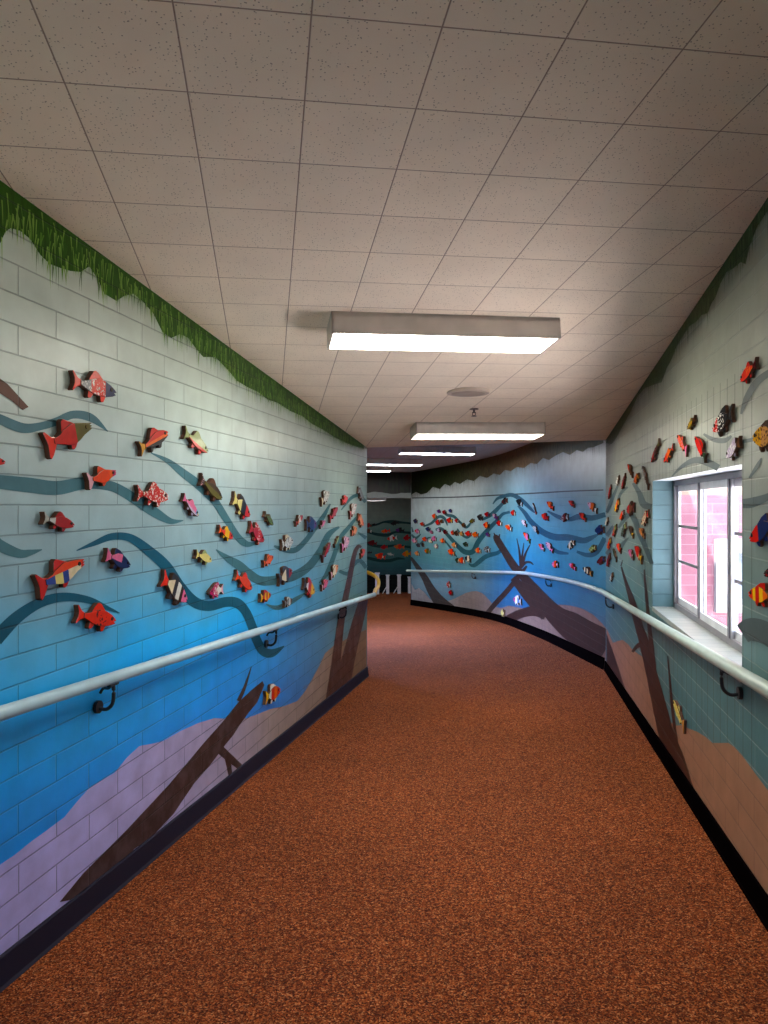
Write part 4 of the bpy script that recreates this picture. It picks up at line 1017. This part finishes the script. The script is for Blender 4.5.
add('C',443,521.8,439.8,520.8,5,'b','teal|brown','tiny brown fish with teal tail inside the far hump')
add('C',458.4,521.4,454.5,520.2,5.5,'b','white|red','tiny red and white fish right of the yellow-tailed red one')
add('C',465,526,461.2,524.6,6,'b','darkgreen|brown','dark brown green fish on the small upper wave')
add('C',473.8,520.6,469.2,521.6,5.5,'b','olive|olive','tiny olive fish at the rising tip of the small upper wave')
add('C',446.8,532.8,442.7,531.4,6,'b','maroon|maroon','maroon fish riding the start of the deep wave')
add('C',440.3,530.8,436.7,529.8,5,'b','purple|lavender','tiny lavender fish at the head of the deep wave')
add('C',453.6,533.4,450.6,532.2,6,'b','orange|scarlet','small scarlet fish right of the maroon wave-riding fish')
add('C',458,534,454.1,532.6,7,'b','brown|darkbrown','small dark brown fish left of the lower short wave')
add('C',463.3,534.4,459.2,533.2,6,'b','sage|tan','small tan fish left of the bright red one')
add('C',444.7,541.4,439.7,540.2,6,'b','peach|coral:peach','peach coral fish under the start of the deep wave')
add('C',435.9,539.4,431.4,538.2,6.5,'b','palepink|pink','pink fish left of the peach coral one, far part')
add('C',429.8,529.9,425.4,528.6,6,'b','navy|navy','navy fish at the left foot of the far hump')
add('C',426.9,540,421.9,538.6,6,'b','pink|coral','coral pink fish on the lowest far wave')
add('C',416.9,521.8,413.2,520.6,6,'b','navy|navy:charcoal','navy charcoal fish highest at the far wall end')
add('C',419,532,414.6,530.6,6,'b','palepink|pink:coral','pink fish above the small dip wave, far end')
add('C',416.6,541.4,411.9,540.2,6.5,'b','palepink|palepink:pink','pale pink fish below the small dip wave, far end')
add('C',419.4,545.8,416,544.8,5,'b','navy|charcoal','dark fish left of the tiny black one, far end')
add('C',423.6,545.4,421.2,544.2,5.5,'b','black|black','tiny black fish right of the dark one, far end')
add('C',429.8,552,424.2,550.5,7,'b','sage|olive:orange','olive and orange fish over the far sand, curved wall')
add('C',419,554.2,414.6,552.8,6,'b','cream|peach','peach fish lowest at the far wall end')
add('C',424,524.8,419.8,523.6,5,'b','red|scarlet','small scarlet fish near the far wall end, upper')
add('C',432.6,532.8,429.5,531.6,4.5,'b','pink|pink','tiny pink fish right of the navy one, far part')
add('C',432,541.9,428.6,540.6,5,'b','cream|cream','tiny cream fish left of the pink one, far part')
add('C',437.5,547,434,545.6,6,'b','palepink|cream:palepink','small cream pink fish by itself over far teal water')
add('C',450.2,585.5,446.4,584,8,'b','white|red/white','red and white fish above another, under the rail by the far log')
add('C',452.3,593.6,448.4,592.2,7,'b','crimson|crimson','crimson fish under the rail right of the far log')
add('C',521.2,602,513,599,12,'b','white|skyblue:white:pink','white, blue and pink fish under the rail by the thin branch')
add('C',504.2,613.5,501,612.5,9,'c','cream|paleyellow','small pale yellow fish low on the sand by the thin branch')
# far room wall
add('F',371.5,526,365,525,5.5,'b','brown|crimson:brown','brown red fish highest at left on the far wall')
add('F',376.6,524.8,372.2,524.3,3,'c','black|black','small black fish on the highest wave, far wall')
add('F',398.6,522.6,390.4,524,5.5,'b','black|black','black fish with raised fin on the highest wave, far wall')
add('F',390,530.6,381,531.6,5,'c','scarlet|scarlet:orange','orange-red slim fish between the two upper waves, far wall')
add('F',404.4,530.6,395.2,530,6,'b','black|black:purple','black purple fish below the raised-fin one, far wall')
add('F',371.4,531.4,365.6,530.6,5,'b','white|brown','brown and white fish at the left, far wall')
add('F',397,537.6,387,539,7,'b','white|scarlet:white:scarlet','red and white banded fish in the middle, far wall')
add('F',411,537.6,403,538.4,7,'b','maroon|crimson','dark crimson fish at the right edge, far wall')
add('F',377,543.6,367.4,542.4,6.5,'b','maroon|maroon','maroon fish on the third wave, far wall')
add('F',387.6,547,380.4,547.6,5.5,'b','red|crimson','plain red fish in the third wave trough, far wall')
add('F',404.4,547.4,393.6,546.4,6,'b','orange|scarlet:orange','orange fish on the third wave, right of the red one')
add('F',385.4,557.5,375,555,8,'b','scarlet|cream.3:scarlet:orange','large orange-red fish with cream patch, lowest on the far wall')
add('F',394,555,387,553.6,4,'c','grey|silver','small silver grey fish right of the lowest orange-red fish')
add('F',411,553.6,402,554.4,7,'b','orange|gold:orange','golden orange fish lowest at right, far wall')
add('F',372,552.3,367.2,552.8,3.5,'c','black|charcoal','small charcoal fish above the lowest orange-red fish')
for a in FISH: fish(*a)

# ------------------------------------------------------------------ light
def area(name, loc, rot, sx, sy, power, color, spread=180):
    l = bpy.data.lights.new(name, 'AREA'); l.shape = 'RECTANGLE'; l.size, l.size_y = sx, sy; l.energy = power; l.color = color
    l.spread = math.radians(spread); o = bpy.data.objects.new(name, l); o.location = loc; o.rotation_euler = rot; link(o); return o
sun = bpy.data.lights.new('sun', 'SUN'); sun.energy = 26; sun.angle = .02; sun.color = (1, .96, .9)
so = link(bpy.data.objects.new('sun', sun)); so.rotation_euler = Vector((.32, .30, -.9)).to_track_quat('-Z', 'Y').to_euler()
wd = bpy.data.worlds.new('sky'); SC.world = wd; wd.use_nodes = True
nt = wd.node_tree; bg = nt.nodes['Background']; bg.inputs[0].default_value = (.72, .84, 1.0, 1); bg.inputs[1].default_value = 3.6
# corridor lamp over the camera (the next fixture back) and daylight from the side window hidden beyond the left wall
area('corridor_lamp', (-.25, .75, EYE+ceil1_h(-.25,.75)-.13), (0, 0, -TH), 1.2, .28, 22, (1, .9, .78))
area('side_daylight', (-2.6, 12.5, EYE+.3), Vector((2.9, -1.5, -2.2)).to_track_quat('-Z', 'Y').to_euler(), 2.2, 1.4, 130, (.42, .52, 1.0), 75)

# ------------------------------------------------------------------ camera
cam = bpy.data.cameras.new('camera'); cam.sensor_fit = 'VERTICAL'; cam.sensor_height = 36; cam.lens = F*36/1024
cam.shift_y = -(512-CY)/1024; cam.clip_start = .05; cam.clip_end = 200
co_ = link(bpy.data.objects.new('camera', cam)); co_.location = (0, 0, EYE); co_.rotation_euler = (math.pi/2, 0, 0)
SC.camera = co_
SC.view_settings.view_transform = 'Standard'; SC.view_settings.look = 'None'; SC.view_settings.exposure = .5
SC.cycles.use_denoising = True; SC.cycles.max_bounces = 8; SC.cycles.sample_clamp_indirect = 6
